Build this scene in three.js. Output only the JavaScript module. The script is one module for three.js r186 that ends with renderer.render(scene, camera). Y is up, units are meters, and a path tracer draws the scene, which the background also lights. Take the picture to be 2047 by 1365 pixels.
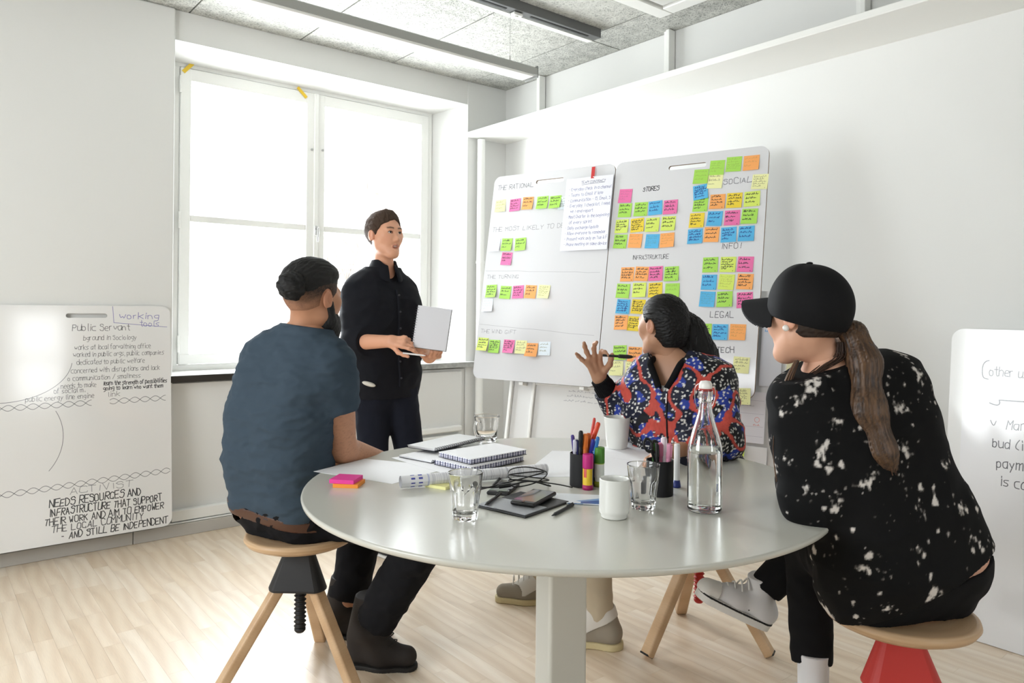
import * as THREE from 'three';
import { RoundedBoxGeometry } from 'three/addons/geometries/RoundedBoxGeometry.js';
import { mergeGeometries } from 'three/addons/utils/BufferGeometryUtils.js';
import { ImprovedNoise } from 'three/addons/math/ImprovedNoise.js';
import { RectAreaLightUniformsLib } from 'three/addons/lights/RectAreaLightUniformsLib.js';

// ---------- camera, sky, daylight, exposure ----------
RectAreaLightUniformsLib.init();
const scene = new THREE.Scene();
const renderer = new THREE.WebGLRenderer();
renderer.toneMapping = THREE.LinearToneMapping;
renderer.toneMappingExposure = 1.5;
renderer.shadowMap.enabled = true;
const camera = new THREE.PerspectiveCamera(49.43, 2047 / 1365, 0.05, 200);
camera.position.set(0, 1.28, 0);
camera.rotation.order = 'YXZ';
camera.rotation.set(0, -0.683885, 0.0095295);
camera.setViewOffset(2047, 1365, 0, 66.87, 2047, 1365);
scene.background = new THREE.Color(1.0, 1.0, 1.0);
scene.backgroundIntensity = 3.2;
function daylight(name, w, h, [x, y, z], turn, power) {           // overcast sky light entering at a window opening
  const l = new THREE.RectAreaLight(new THREE.Color(0.89, 0.955, 1.0), power, w, h);
  l.name = name; l.position.set(x, y, z); l.rotation.y = turn; scene.add(l);
}
daylight('window_daylight', 1.9, 1.8, [2.1, 1.8, -5.0], Math.PI, 13);
daylight('rear_window_daylight', 0.6, 1.2, [1.3, 1.5, 2.62], 0, 5);
daylight('added_side_fill', 1.8, 1.5, [-2.22, 1.65, -2.3], -Math.PI / 2, 5.6);  // unseen side source, added to brighten the right wall and left sides

// ---------- helpers ----------
let rs = 7;
const rnd = () => { rs = (rs + 0x6d2b79f5) | 0; let t = Math.imul(rs ^ (rs >>> 15), 1 | rs); t = (t + Math.imul(t ^ (t >>> 7), 61 | t)) ^ t; return ((t ^ (t >>> 14)) >>> 0) / 4294967296; };
const rr = (a, b) => a + (b - a) * rnd();
const noise = new ImprovedNoise(), N3 = (x, y, z) => noise.noise(x, y, z);
const used = {};
const numbered = (n) => { const k = used[n] = (used[n] ?? -1) + 1; return k ? n + '_' + String(k).padStart(3, '0') : n; };
const std = (o) => new THREE.MeshStandardMaterial(o);
const phys = (o) => new THREE.MeshPhysicalMaterial(o);
function mk(name, g, m, parent) { const o = new THREE.Mesh(g, m); o.name = name; o.castShadow = o.receiveShadow = true; parent?.add(o); return o; }
function tag(o, label, category, group, kind) { o.userData.label = label; o.userData.category = category; if (group) o.userData.group = group; if (kind) o.userData.kind = kind; return o; }
function thing(name, label, category, pos = [0, 0, 0], turn = 0, group) { const o = new THREE.Group(); o.name = numbered(name); o.position.set(...pos); o.rotation.y = turn; scene.add(o); return tag(o, label, category, group); }
function one(name, label, category, g, m, pos = [0, 0, 0], turn = 0, group) { const o = mk(numbered(name), g, m, scene); o.position.set(...pos); o.rotation.y = turn; return tag(o, label, category, group); }
function struct(name, g, m) { const o = mk(name, g, m, scene); o.userData.kind = 'structure'; return o; }
function structGroup(name) { const o = new THREE.Group(); o.name = name; o.userData.kind = 'structure'; scene.add(o); return o; }
const box = (x0, x1, y0, y1, z0, z1) => { const g = new THREE.BoxGeometry(x1 - x0, y1 - y0, z1 - z0); g.translate((x0 + x1) / 2, (y0 + y1) / 2, (z0 + z1) / 2); return metric(g); };
const rbox = (x0, x1, y0, y1, z0, z1, r = 0.003, s = 2) => { const g = new RoundedBoxGeometry(x1 - x0, y1 - y0, z1 - z0, s, Math.min(r, (x1 - x0) / 2.01, (y1 - y0) / 2.01, (z1 - z0) / 2.01)); g.translate((x0 + x1) / 2, (y0 + y1) / 2, (z0 + z1) / 2); return metric(g); };
function metric(g) {                                               // uv in metres, from the axis each face looks along
  const p = g.attributes.position, n = g.attributes.normal, uv = new Float32Array(p.count * 2);
  for (let i = 0; i < p.count; i++) {
    const a = Math.abs(n.getX(i)), b = Math.abs(n.getY(i)), c = Math.abs(n.getZ(i));
    uv[2 * i] = a > b && a > c ? p.getZ(i) : p.getX(i); uv[2 * i + 1] = b >= a && b >= c ? p.getZ(i) : p.getY(i);
  }
  g.setAttribute('uv', new THREE.BufferAttribute(uv, 2)); return g;
}
const merge = (...gs) => mergeGeometries(gs.flat().map((g) => { const k = g.index ? g.toNonIndexed() : g; for (const a of Object.keys(k.attributes)) if (!['position', 'normal', 'uv'].includes(a)) k.deleteAttribute(a); return k; }));
const lathe = (pts, seg = 40) => new THREE.LatheGeometry(pts.map(([x, y]) => new THREE.Vector2(x, y)), seg);
const vec = (a) => new THREE.Vector3(...a);
function tube(pts, r, seg = 24, rad = 8) { return new THREE.TubeGeometry(new THREE.CatmullRomCurve3(pts.map(vec)), seg, r, rad, false); }
function rod(a, b, r, r2 = r, seg = 16) {
  const A = vec(a), B = vec(b), g = new THREE.CylinderGeometry(r2, r, A.distanceTo(B), seg);
  g.applyQuaternion(new THREE.Quaternion().setFromUnitVectors(new THREE.Vector3(0, 1, 0), B.clone().sub(A).normalize()));
  g.translate((A.x + B.x) / 2, (A.y + B.y) / 2, (A.z + B.z) / 2); return g;
}
function frame(o, right, up, pos) { const R = vec(right).normalize(), U = vec(up).normalize(), F = R.clone().cross(U); o.matrixAutoUpdate = true; o.quaternion.setFromRotationMatrix(new THREE.Matrix4().makeBasis(R, U, F)); o.position.set(...pos); return o; }
function canvasTex(w, h, draw, srgb = true) { const c = document.createElement('canvas'); c.width = w; c.height = h; draw(c.getContext('2d'), w, h); const t = new THREE.CanvasTexture(c); if (srgb) t.colorSpace = THREE.SRGBColorSpace; t.wrapS = t.wrapT = THREE.RepeatWrapping; t.magFilter = THREE.LinearFilter; return t; }
function dataTex(n, fn, srgb = true) { const d = new Uint8Array(n * n * 4); for (let y = 0; y < n; y++) for (let x = 0; x < n; x++) { const c = fn(x / n, y / n), i = (y * n + x) * 4; d[i] = c[0]; d[i + 1] = c[1]; d[i + 2] = c[2]; d[i + 3] = 255; } const t = new THREE.DataTexture(d, n, n); if (srgb) t.colorSpace = THREE.SRGBColorSpace; t.wrapS = t.wrapT = THREE.RepeatWrapping; t.magFilter = THREE.LinearFilter; t.needsUpdate = true; return t; }
const rep = (t, x, y) => { const k = t.clone(); k.repeat.set(x, y); k.needsUpdate = true; return k; };
const tileN = (u, v, f, s = 0) => { const a = u * f, b = v * f, w = (p, q) => N3(p, q, s), k = u, l = v; return (w(a, b) * (1 - k) + w(a - f, b) * k) * (1 - l) + (w(a, b - f) * (1 - k) + w(a - f, b - f) * k) * l; };

// ---------- shared materials ----------
const plasterBump = dataTex(256, (u, v) => { const n = 128 + 50 * tileN(u, v, 8) + 40 * tileN(u, v, 24, 3) + 20 * tileN(u, v, 60, 7); return [n, n, n]; }, false);
const wallMat = std({ color: 0xe0e0dd, roughness: 0.75, bumpMap: plasterBump, bumpScale: 0.0012 });
const trimMat = std({ color: 0xeeeeea, roughness: 0.4 });
const frameMat = std({ color: 0xf0f0ec, roughness: 0.35 });
const greyTrim = std({ color: 0xb9b5ae, roughness: 0.5 });
const woodGrain = dataTex(512, (u, v) => {
  const w = tileN(u, v, 3, 2) * 0.5, g = tileN(u * 1, v, 4, 1), f = Math.sin((v * 9 + w * 2.2 + g * 0.6) * Math.PI * 2) * 0.5 + 0.5, p = tileN(u, v * 1, 6, 9) * 0.5 + N3(u * 18, v * 260, 4) * 0.5;
  const k = 1 - 0.045 * f - 0.075 * p; return [238 * k, 223 * k * (1 - 0.02 * f), 203 * k * (1 - 0.04 * f)];
});
const chrome = std({ color: 0xd5d5d5, roughness: 0.2, metalness: 1 });
const blackPlastic = std({ color: 0x151516, roughness: 0.45 });
const whitePaper = std({ color: 0xf1f1f3, roughness: 0.8, side: THREE.DoubleSide });

// ---------- room ----------
const ZW = -4.376, XR = 3.49, HC = 2.92, XL = -2.0, ZB = 2.4, T = 0.745;
const floor = structGroup('floor');
mk('subfloor', box(XL - 0.1, XR + 0.1, -0.12, -0.012, ZW - 0.5, ZB + 0.1), std({ color: 0xa08c74, roughness: 0.9 }), floor);
{ // strip parquet: the planks that show largest are parts of their own, the rest is one part
  const W = 0.066, mats = [0xffffff, 0xf9f6f2, 0xf4efe8, 0xfcf9f5, 0xf1ebe3, 0xfaf6f0].map((c) => phys({ color: c, map: woodGrain, roughness: 0.42, clearcoat: 0.7, clearcoatRoughness: 0.33, bumpMap: woodGrain, bumpScale: 0.0001 }));
  const lens = [0.36, 0.48, 0.6], geos = lens.map((l) => { const g = new THREE.BoxGeometry(W - 0.0004, 0.012, l - 0.0004); const p = g.attributes.position, uv = g.attributes.uv; for (let i = 0; i < p.count; i++) uv.setXY(i, p.getZ(i) / 1.1 + 0.5, p.getX(i) / 0.5 + 0.5); return g; });
  const all = [], fx = Math.sin(0.683885), fz = -Math.cos(0.683885);
  for (let x = XL + W / 2; x < XR; x += W) {
    let z = ZW - 0.02 + rr(-0.5, 0);
    while (z < ZB) { const k = Math.floor(rnd() * 3), l = lens[k], c = z + l / 2; z += l; if (c + l / 2 > ZB + 0.5) continue; const d = x * fx + c * fz, s = (x * Math.cos(0.683885) + c * Math.sin(0.683885)) / Math.max(d, 0.1); all.push({ x, z: c, k, m: Math.floor(rnd() * 6), d: d > 2.35 && Math.abs(s) < 0.74 ? d : 99 + rnd() }); }
  }
  all.sort((a, b) => a.d - b.d);
  const rest = mats.map(() => []);
  all.forEach((p, i) => {
    if (i < 300) { const o = mk(numbered('plank'), geos[p.k], mats[p.m], floor); o.position.set(p.x, -0.006, p.z); if (p.m % 2) o.rotation.y = Math.PI; } else { const g = geos[p.k].clone(); g.translate(p.x, -0.006, p.z); rest[p.m].push(g); }
  });
  rest.forEach((g, i) => { if (g.length) mk(numbered('plank_field'), merge(g), mats[i], floor).userData.kind = 'stuff'; });
}
{ // ceiling: wood wool acoustic panels with open joints under a slab
  const ceiling = structGroup('ceiling');
  mk('slab', box(XL - 0.1, XR + 0.1, HC + 0.025, HC + 0.15, ZW - 0.5, ZB + 0.1), std({ color: 0x9a9a94, roughness: 0.9 }), ceiling);
  const wool = dataTex(1024, (u, v) => { let a = 0; for (let k = 0; k < 3; k++) { const n = tileN(u, v, [34, 52, 80][k], 11 + k * 5); a = Math.max(a, 1 - Math.abs(n) * [7, 6, 5][k]); } const b = tileN(u, v, 16, 3), c = 176 + 60 * Math.max(a, 0) + 26 * b; return [c, c, c * 0.985]; });
  const m = std({ color: 0xdcdcd8, map: wool, roughness: 0.95, bumpMap: wool, bumpScale: 0.004 });
  m.map = rep(wool, 0.9, 0.9); m.bumpMap = m.map;
  for (let i = 0; i < 9; i++) for (let j = 0; j < 6; j++) { const x0 = -2.0 + 0.02 + i * 0.65 - 0.05, z0 = ZW - 0.04 + j * 1.2, x1 = Math.min(x0 + 0.644, XR), z1 = Math.min(z0 + 1.195, ZB); if (x0 < XR - 0.05 && z0 < ZB - 0.1) mk(numbered('acoustic_panel'), rbox(x0, x1, HC, HC + 0.024, z0, z1, 0.004, 1), m, ceiling); }
}
const WX0 = 1.138, WX1 = 3.137, WY0 = 0.885, WY1 = 2.75;          // window recess in the wall face
{
  const w = structGroup('wall_back');                             // wall with the window
  const lo = ZW - 0.45;
  mk('pier', rbox(XL - 0.1, WX0, 0, HC, lo, ZW + 0.02, 0.012), wallMat, w);
  mk('pier', rbox(WX1, XR + 0.1, 0, HC, lo, ZW, 0.004), wallMat, w);
  mk('spandrel', rbox(WX0, WX1, 0, WY0 - 0.045, lo, ZW - 0.01, 0.003), wallMat, w);
  mk('lintel', rbox(WX0 - 0.01, WX1 + 0.01, WY1, HC, lo, ZW - 0.005, 0.004), wallMat, w);
  // splayed reveals
  const wedge = (pts, y0, y1) => { const s = new THREE.Shape(pts.map(([x, z]) => new THREE.Vector2(x, -z))); const g = new THREE.ExtrudeGeometry(s, { depth: y1 - y0, bevelEnabled: false }); g.rotateX(-Math.PI / 2); g.translate(0, y0, 0); return metric(g); };
  mk('reveal', wedge([[WX1 + 0.001, ZW], [WX1 + 0.001, ZW - 0.3], [WX1 - 0.15, ZW - 0.3]], WY0 - 0.045, WY1), wallMat, w);
  mk('reveal', wedge([[WX0 - 0.001, ZW], [WX0 + 0.08, ZW - 0.3], [WX0 - 0.001, ZW - 0.3]], WY0 - 0.045, WY1), wallMat, w);
  const g = new THREE.BufferGeometry(), a = WX0, b = WX1, zt = ZW - 0.3; // sloping head of the recess
  const hs = new THREE.Shape([[0, WY1 + 0.001], [0.3, WY1 + 0.001], [0.3, WY1 - 0.05]].map(([x, y]) => new THREE.Vector2(x, y)));
  const hg = new THREE.ExtrudeGeometry(hs, { depth: b - a, bevelEnabled: false }); hg.rotateY(Math.PI / 2); hg.translate(a, 0, ZW);
  mk('reveal_head', metric(hg), wallMat, w);
  mk('wall_lining', rbox(2.62, 3.10, 0.02, WY0 - 0.06, ZW - 0.02, ZW + 0.012, 0.006), wallMat, w);
}
{
  const w = structGroup('wall_right');
  mk('plaster', rbox(XR, XR + 0.2, 0, HC, ZW - 0.45, ZB + 0.1, 0.002), wallMat, w);
}
{ // the wall behind the camera and the wall to its left, each with a window opening, the left one added for side light
  const w = structGroup('wall_front');
  mk('plaster', merge(box(XL - 0.1, 1.0, 0, HC, ZB, ZB + 0.2), box(1.6, XR + 0.2, 0, HC, ZB, ZB + 0.2), box(1.0, 1.6, 0, 0.9, ZB, ZB + 0.2), box(1.0, 1.6, 2.1, HC, ZB, ZB + 0.2)), wallMat, w);
  const r2 = structGroup('window_2'); mk('frame', merge(rbox(1.002, 1.04, 0.902, 2.098, ZB + 0.05, ZB + 0.1, 0.004), rbox(1.56, 1.598, 0.902, 2.098, ZB + 0.05, ZB + 0.1, 0.004), rbox(1.041, 1.559, 1.45, 1.51, ZB + 0.055, ZB + 0.095, 0.004), rbox(1.041, 1.559, 2.05, 2.097, ZB + 0.055, ZB + 0.095, 0.004), rbox(1.041, 1.559, 0.903, 0.95, ZB + 0.055, ZB + 0.095, 0.004)), std({ color: 0xf0f0ec, roughness: 0.35 }), r2);
  const s3 = structGroup('added_window_3'); mk('frame', merge(rbox(XL - 0.12, XL - 0.06, 0.902, 2.398, -3.198, -3.14, 0.004), rbox(XL - 0.12, XL - 0.06, 0.902, 2.398, -1.46, -1.402, 0.004), rbox(XL - 0.115, XL - 0.065, 0.903, 2.397, -2.33, -2.27, 0.004), rbox(XL - 0.114, XL - 0.066, 2.34, 2.397, -3.139, -1.461, 0.004), rbox(XL - 0.114, XL - 0.066, 0.903, 0.96, -3.139, -1.461, 0.004)), std({ color: 0xf0f0ec, roughness: 0.35 }), s3);  // second frame belongs to the unseen left window added for side light
  const l = structGroup('wall_left');
  mk('plaster', merge(box(XL - 0.2, XL, 0, HC, ZW - 0.45, -3.2), box(XL - 0.2, XL, 0, HC, -1.4, ZB + 0.2), box(XL - 0.2, XL, 0, 0.9, -3.2, -1.4), box(XL - 0.2, XL, 2.4, HC, -3.2, -1.4)), wallMat, l);
}
const pane = phys({ color: 0xffffff, roughness: 0.02, transmission: 1, thickness: 0, ior: 1.5 });
{ // casement window: fixed frame, two sashes with a meeting rail, outer sashes with thin glazing bars
  const w = structGroup('window_1'), Z = ZW - 0.27, x0 = 1.2, x1 = 3.0, y0 = 0.905, y1 = 2.715, xm = 2.085, d = 0.05;
  mk('outer_frame', merge(rbox(x0, x0 + 0.035, y0, y1, Z - 0.16, Z + 0.01, 0.004), rbox(x1 - 0.035, x1, y0, y1, Z - 0.16, Z + 0.01, 0.004), rbox(x0 + 0.002, x1 - 0.002, y1 - 0.03, y1 + 0.01, Z - 0.158, Z + 0.012, 0.004), rbox(x0 + 0.002, x1 - 0.002, y0 - 0.015, y0 + 0.02, Z - 0.158, Z + 0.012, 0.004)), frameMat, w);
  for (const [a, b] of [[x0 + 0.037, xm - 0.002], [xm + 0.002, x1 - 0.037]]) {
    const lft = a, rgt = b, st = 0.062, s = mk(numbered('sash'), merge(rbox(lft, lft + st, y0 + 0.022, y1 - 0.032, Z - 0.02, Z + 0.022, 0.006), rbox(rgt - st, rgt, y0 + 0.022, y1 - 0.032, Z - 0.02, Z + 0.022, 0.006), rbox(lft + 0.004, rgt - 0.004, y1 - 0.105, y1 - 0.033, Z - 0.019, Z + 0.0205, 0.005), rbox(lft + 0.004, rgt - 0.004, y0 + 0.023, y0 + 0.085, Z - 0.019, Z + 0.024, 0.005), rbox(lft + st, rgt - st, 1.775, 1.815, Z - 0.012, Z + 0.016, 0.005)), frameMat, w);
    mk('pane', box(lft + st - 0.004, rgt - st + 0.004, 1.812, y1 - 0.1, Z - 0.001, Z + 0.001), pane, s);
    mk('pane', box(lft + st - 0.004, rgt - st + 0.004, y0 + 0.08, 1.778, Z - 0.001, Z + 0.001), pane, s);
    const zo = Z - 0.13, mx = (lft + rgt) / 2, o = mk(numbered('outer_sash'), merge(rbox(lft, lft + 0.05, y0 + 0.02, y1 - 0.03, zo - 0.018, zo + 0.018, 0.004), rbox(rgt - 0.05, rgt, y0 + 0.02, y1 - 0.03, zo - 0.018, zo + 0.018, 0.004), rbox(lft + 0.004, rgt - 0.004, y1 - 0.09, y1 - 0.031, zo - 0.017, zo + 0.017, 0.004), rbox(lft + 0.004, rgt - 0.004, y0 + 0.021, y0 + 0.08, zo - 0.017, zo + 0.017, 0.004), rbox(mx - 0.011, mx + 0.011, y0 + 0.07, y1 - 0.08, zo - 0.012, zo + 0.012, 0.003), rbox(lft + 0.04, rgt - 0.04, 2.21, 2.228, zo - 0.0105, zo + 0.0105, 0.003), rbox(lft + 0.04, rgt - 0.04, 1.55, 1.568, zo - 0.0105, zo + 0.0105, 0.003)), frameMat, w);
    mk('pane', box(lft + 0.045, rgt - 0.045, y0 + 0.075, y1 - 0.085, zo - 0.001, zo + 0.001), pane, o);
  }
  mk('cover_strip', rbox(xm - 0.014, xm + 0.014, y0 + 0.024, y1 - 0.034, Z + 0.018, Z + 0.034, 0.004), frameMat, w);
  const h = mk('window_handle', merge(rbox(xm - 0.012, xm + 0.014, 1.745, 1.81, Z + 0.034, Z + 0.042, 0.004), rod([xm + 0.002, 1.79, Z + 0.04], [xm + 0.002, 1.79, Z + 0.072], 0.006), rod([xm + 0.002, 1.796, Z + 0.07], [xm - 0.006, 1.70, Z + 0.074], 0.007, 0.005)), chrome, w);
  for (const y of [2.58, 1.78, 1.05]) mk('hinge', rod([x0 + 0.036, y - 0.05, Z + 0.026], [x0 + 0.036, y + 0.05, Z + 0.026], 0.007), frameMat, w);
  for (const [x, y] of [[xm - 0.03, 2.31], [xm + 0.045, 2.315]]) mk('sash_bolt', rod([x, y, Z + 0.02], [x, y, Z + 0.03], 0.008), chrome, w);
}
{ // stone sill with a dark front edge on its exposed left end
  const s = structGroup('trim_1');
  mk('sill_board', rbox(WX0 - 0.02, 3.2, 0.857, 0.891, ZW - 0.32, ZW + 0.05, 0.003), std({ color: 0xf4f4f2, roughness: 0.25 }), s);
  const stone = dataTex(256, (u, v) => { const n = tileN(u, v, 9, 2) * 40 + tileN(u, v, 40, 5) * 30; return [150 + n, 150 + n, 146 + n]; });
  mk('sill_edge', rbox(2.0, 3.2, 0.853, 0.888, ZW + 0.0505, ZW + 0.0535, 0.001), std({ map: stone, roughness: 0.4 }), s);
  mk('sill_edge', rbox(WX0 - 0.02, 2.0, 0.852, 0.888, ZW + 0.0505, ZW + 0.0535, 0.001), std({ color: 0x2b2620, roughness: 0.5 }), s).userData.label = 'dark brown sill edge';
}
{ // cable trunking and skirting along the window wall
  const b = structGroup('baseboard_back');
  const segs = [[XL, 0.94], [0.943, 2.4], [2.403, XR]];
  for (const [a, c] of segs) { mk('skirting_board', rbox(a, c, 0.0, 0.068, ZW + 0.02, ZW + 0.045, 0.004), greyTrim, b); mk('skirting_cap', rbox(a, c, 0.07, 0.076, ZW + 0.018, ZW + 0.04, 0.002), trimMat, b); }
  mk('cable_duct', rbox(WX0 + 0.0, 2.6, 0.08, 0.14, ZW - 0.012, ZW + 0.03, 0.004), trimMat, b);
  for (let k = 0; k < 3; k++) mk('cable_duct', rbox(2.62, 3.08, 0.40 - k * 0.06, 0.44 - k * 0.06, ZW + 0.008, ZW + 0.05 , 0.01), trimMat, b);
}
{ // white riser pipe in the corner and the ledge along the right wall
  const p = thing('riser_pipe', 'white vertical heating pipe in the corner right of the window', 'pipe', [3.225, 0, ZW + 0.05]);
  mk('pipe', rod([0, 0, 0], [0, 2.5, 0], 0.028, 0.028, 24), trimMat, p);
  for (const y of [0.5, 1.6]) mk('pipe_clip', rod([0, y, 0], [0, y + 0.02, 0], 0.032, 0.032, 24), trimMat, p);
  const l = structGroup('trim_2');
  mk('ledge_board', rbox(3.12, XR + 0.01, 2.512, 2.545, ZW + 0.002, ZB - 0.01, 0.004), trimMat, l);
  for (const z of [-3.945, -2.803, -1.66]) {
    const c = thing('wall_conduit', ['white conduit above the ledge nearest the window', 'white conduit above the ledge, above the note covered board', 'white conduit above the ledge, beyond the right of the boards'][[-3.945, -2.803, -1.66].indexOf(z)], 'conduit', [3.44, 2.545, z], 0, 'conduits between ledge and ceiling');
    mk('channel', merge(rbox(-0.012, 0.045, 0, 0.372, -0.004, 0.022, 0.004), rbox(0.005, 0.045, 0, 0.372, -0.03, -0.006, 0.003)), trimMat, c);
    mk('bracket_foot', rbox(-0.03, -0.012, 0.01, 0.05, -0.02, 0.006, 0.003), trimMat, c);
  }
}
// ---------- ceiling fittings ----------
{
  const l = thing('pendant_light', 'long grey linear pendant light hanging below the ceiling near the window', 'light', [1.2, 2.55, -3.105]);
  const prof = [[-0.055, 0.0], [0.055, 0.0], [0.055, 0.036], [0.03, 0.05], [-0.03, 0.05], [-0.055, 0.036]];
  mk('housing', (() => { const s = new THREE.Shape(prof.map(([x, y]) => new THREE.Vector2(x, y))); const g = new THREE.ExtrudeGeometry(s, { depth: 2.9, bevelEnabled: false }); g.rotateY(Math.PI / 2); g.translate(-1.45, 0, 0); return metric(g); })(), std({ color: 0xa9aaa6, roughness: 0.4, metalness: 0.2 }), l);
  mk('diffuser', rbox(-1.43, 1.43, -0.012, 0.004, -0.05, 0.05, 0.006), std({ color: 0xf3f3f0, roughness: 0.5 }), l).userData.label = 'white diffuser, unlit';
  mk('end_cap', rbox(1.45, 1.456, -0.014, 0.05, -0.056, 0.056, 0.002), std({ color: 0x8d8e8b, roughness: 0.5 }), l);
  for (const x of [-1.2, 1.3]) { mk('hanging_wire', rod([x, 0.05, 0], [x, HC - 2.55 - 0.005, 0], 0.0015, 0.0015, 6), chrome, l); mk('wire_grip', rod([x, 0.05, 0], [x, 0.085, 0], 0.006, 0.006, 10), chrome, l); }
  const t = thing('ceiling_track', 'dark grey lighting track with black slots fixed under the ceiling panels', 'track', [0, HC, -3.09]);
  mk('rail', rbox(0.2, 3.14, -0.052, 0, -0.02, 0.04, 0.002), std({ color: 0x6d6e6e, roughness: 0.45, metalness: 0.3 }), t);
  mk('cover', rbox(0.2, 3.13, -0.057, -0.0525, -0.06, -0.0205, 0.002), trimMat, t);
  mk('slot', rbox(0.3, 2.45, -0.0545, -0.0525, 0.004, 0.018, 0.0005, 1), blackPlastic, t); mk('slot', rbox(2.62, 3.06, -0.0545, -0.0525, 0.004, 0.018, 0.0005, 1), blackPlastic, t);
  mk('feed_connector', merge(rbox(2.5, 2.56, -0.07, -0.054, -0.03, 0.02, 0.004), rod([2.53, -0.075, -0.005], [2.53, -0.05, -0.005], 0.012)), trimMat, t);
  const c = thing('ceiling_cassette', 'square white cassette unit on the ceiling at the top edge of the view', 'air vent', [2.9, HC, -2.36]);
  mk('frame', merge(rbox(-0.31, 0.31, -0.035, 0, -0.31, -0.22, 0.006), rbox(-0.31, 0.31, -0.035, 0, 0.22, 0.31, 0.006), rbox(-0.31, -0.22, -0.034, 0, -0.219, 0.219, 0.006), rbox(0.22, 0.31, -0.034, 0, -0.219, 0.219, 0.006)), trimMat, c);
  mk('grille_plate', rbox(-0.2, 0.2, -0.03, -0.012, -0.2, 0.2, 0.01), std({ color: 0xdededa, roughness: 0.5 }), c);
  mk('backing', box(-0.22, 0.22, -0.008, -0.002, -0.22, 0.22), greyTrim, c);
}
for (const [x, y, a, n] of [[1.278, 2.685, 0.86, 'left sash corner'], [1.985, 2.672, -0.75, 'left sash beside the meeting stiles']]) {
  const o = one('tape_strip', `yellow tape strip at the top of the ${n}`, 'tape', rbox(-0.042, 0.042, -0.011, 0.011, 0, 0.0012, 0.0005, 1), std({ color: 0xe8c33a, roughness: 0.6 }), [x, y, ZW - 0.27 + 0.0235], 0, 'yellow tape on the window');
  o.rotation.z = a;
}

// ---------- handwriting ----------
const GL = { A: '062046|1434', B: '0600304142330333|33444536 06', C: '4130100105164645', D: '06002042442606', E: '40000646|0333', F: '400006|0333', G: '413010010516464424', H: '0006|4046|0343', I: '2026', J: '3035261605', K: '0006|4003|1246', L: '000646', M: '0600234046', N: '06004640', O: '10010516364541301 0', P: '06003041423303', Q: '100105163645413010|2446', R: '06003041423303|1346', S: '4130100112324345361605', T: '0040|2026', U: '000516364540', V: '002640', W: '0016233640', X: '0046|4006', Y: '002340|2326', Z: '00400646', '-': '1333', '!': '2024|2526', '/': '0640', '[': '300006 36', ']': '104046 16', '(': '30120 5 36', '.': '2526' };
Object.assign(GL, { a: '42120305163644|4246', b: '0006|0312324345361605', c: '421203051646', d: '4046|4332120305163645', e: '0444433212030516 46', f: '40201116|0232', g: '421203041545|42473818', h: '0006|0312324346', i: '2226|2021', j: '32372808|3031', k: '0006|4204|1446', l: '202536', m: '0206|03122226|23324246', n: '0206|0312324346', o: '120305163645433212', p: '0208|0312324345361605', q: '4248|4332120305163645', r: '0206|031232', s: '4212031434453606', t: '20253646|0242', u: '0205163645|4246', v: '022642', w: '0216233642', x: '0246|4206', y: '0225|4218', z: '02420646', ',': '2627', '&': '46102124051645', ')': '10323416', 1: '112026' });
const WD = { i: 0.55, l: 0.55, j: 0.6, t: 0.8, f: 0.8, r: 0.85, ' ': 0.65, m: 1.3, w: 1.25, '.': 0.45, ',': 0.45, I: 0.55, 1: 0.6 };
const glyph = (ch) => (GL[ch] ?? '').split('|').map((s) => { const d = s.replace(/ /g, ''); const o = []; for (let i = 0; i + 1 < d.length; i += 2) o.push([+d[i], +d[i + 1]]); return o; });
function hand(c, text, x, y, h, w, color, lw, jit = 0.09) {          // single-stroke marker hand, baseline at y, total width w
  c.strokeStyle = color; c.lineWidth = lw; c.lineCap = c.lineJoin = 'round';
  const total = [...text].reduce((a, ch) => a + (WD[ch] ?? 1), 0), u = w / total; let k = x, drift = 0;
  for (const ch of text) {
    const adv = (WD[ch] ?? 1) * u, tilt = rr(-0.05, 0.14), s = rr(0.88, 1.1); drift += rr(-0.04, 0.04) * h; drift *= 0.8;
    for (const st of glyph(ch)) { c.beginPath(); const pts = st.map(([gx, gy]) => [k + (gx / 4) * adv * 0.76 * s + (6 - gy) / 6 * h * tilt + rr(-jit, jit) * u * 0.5, y + drift - (6 - gy) / 6 * h * s + rr(-jit, jit) * h * 0.4]); pts.forEach((p, i) => { if (!i) c.moveTo(...p); else if (i < pts.length - 1 && ch === ch.toLowerCase()) c.quadraticCurveTo(...p, (p[0] + pts[i + 1][0]) / 2, (p[1] + pts[i + 1][1]) / 2); else c.lineTo(...p); }); c.stroke(); }
    k += adv;
  }
}
const script = (c, text, x, y, h, w, color, weight = '') => hand(c, text, x, y, h * 0.82, w, color, h * (weight ? 0.11 : 0.065));
function scribble(c, x, y, w, h, color, lw) {                       // unreadable word-like strokes
  c.strokeStyle = color; c.lineWidth = lw; c.lineCap = 'round'; let k = x;
  while (k < x + w - h * 0.6) { const wl = Math.min(rr(1.2, 3.6) * h, x + w - k); c.beginPath(); c.moveTo(k, y); for (let t = 0; t < wl; t += h * 0.24) c.lineTo(k + t, y - h * (rnd() < 0.18 ? rr(0.8, 1.25) : rr(0, 0.62))); c.stroke(); k += wl + h * 0.5; }
}

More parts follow.
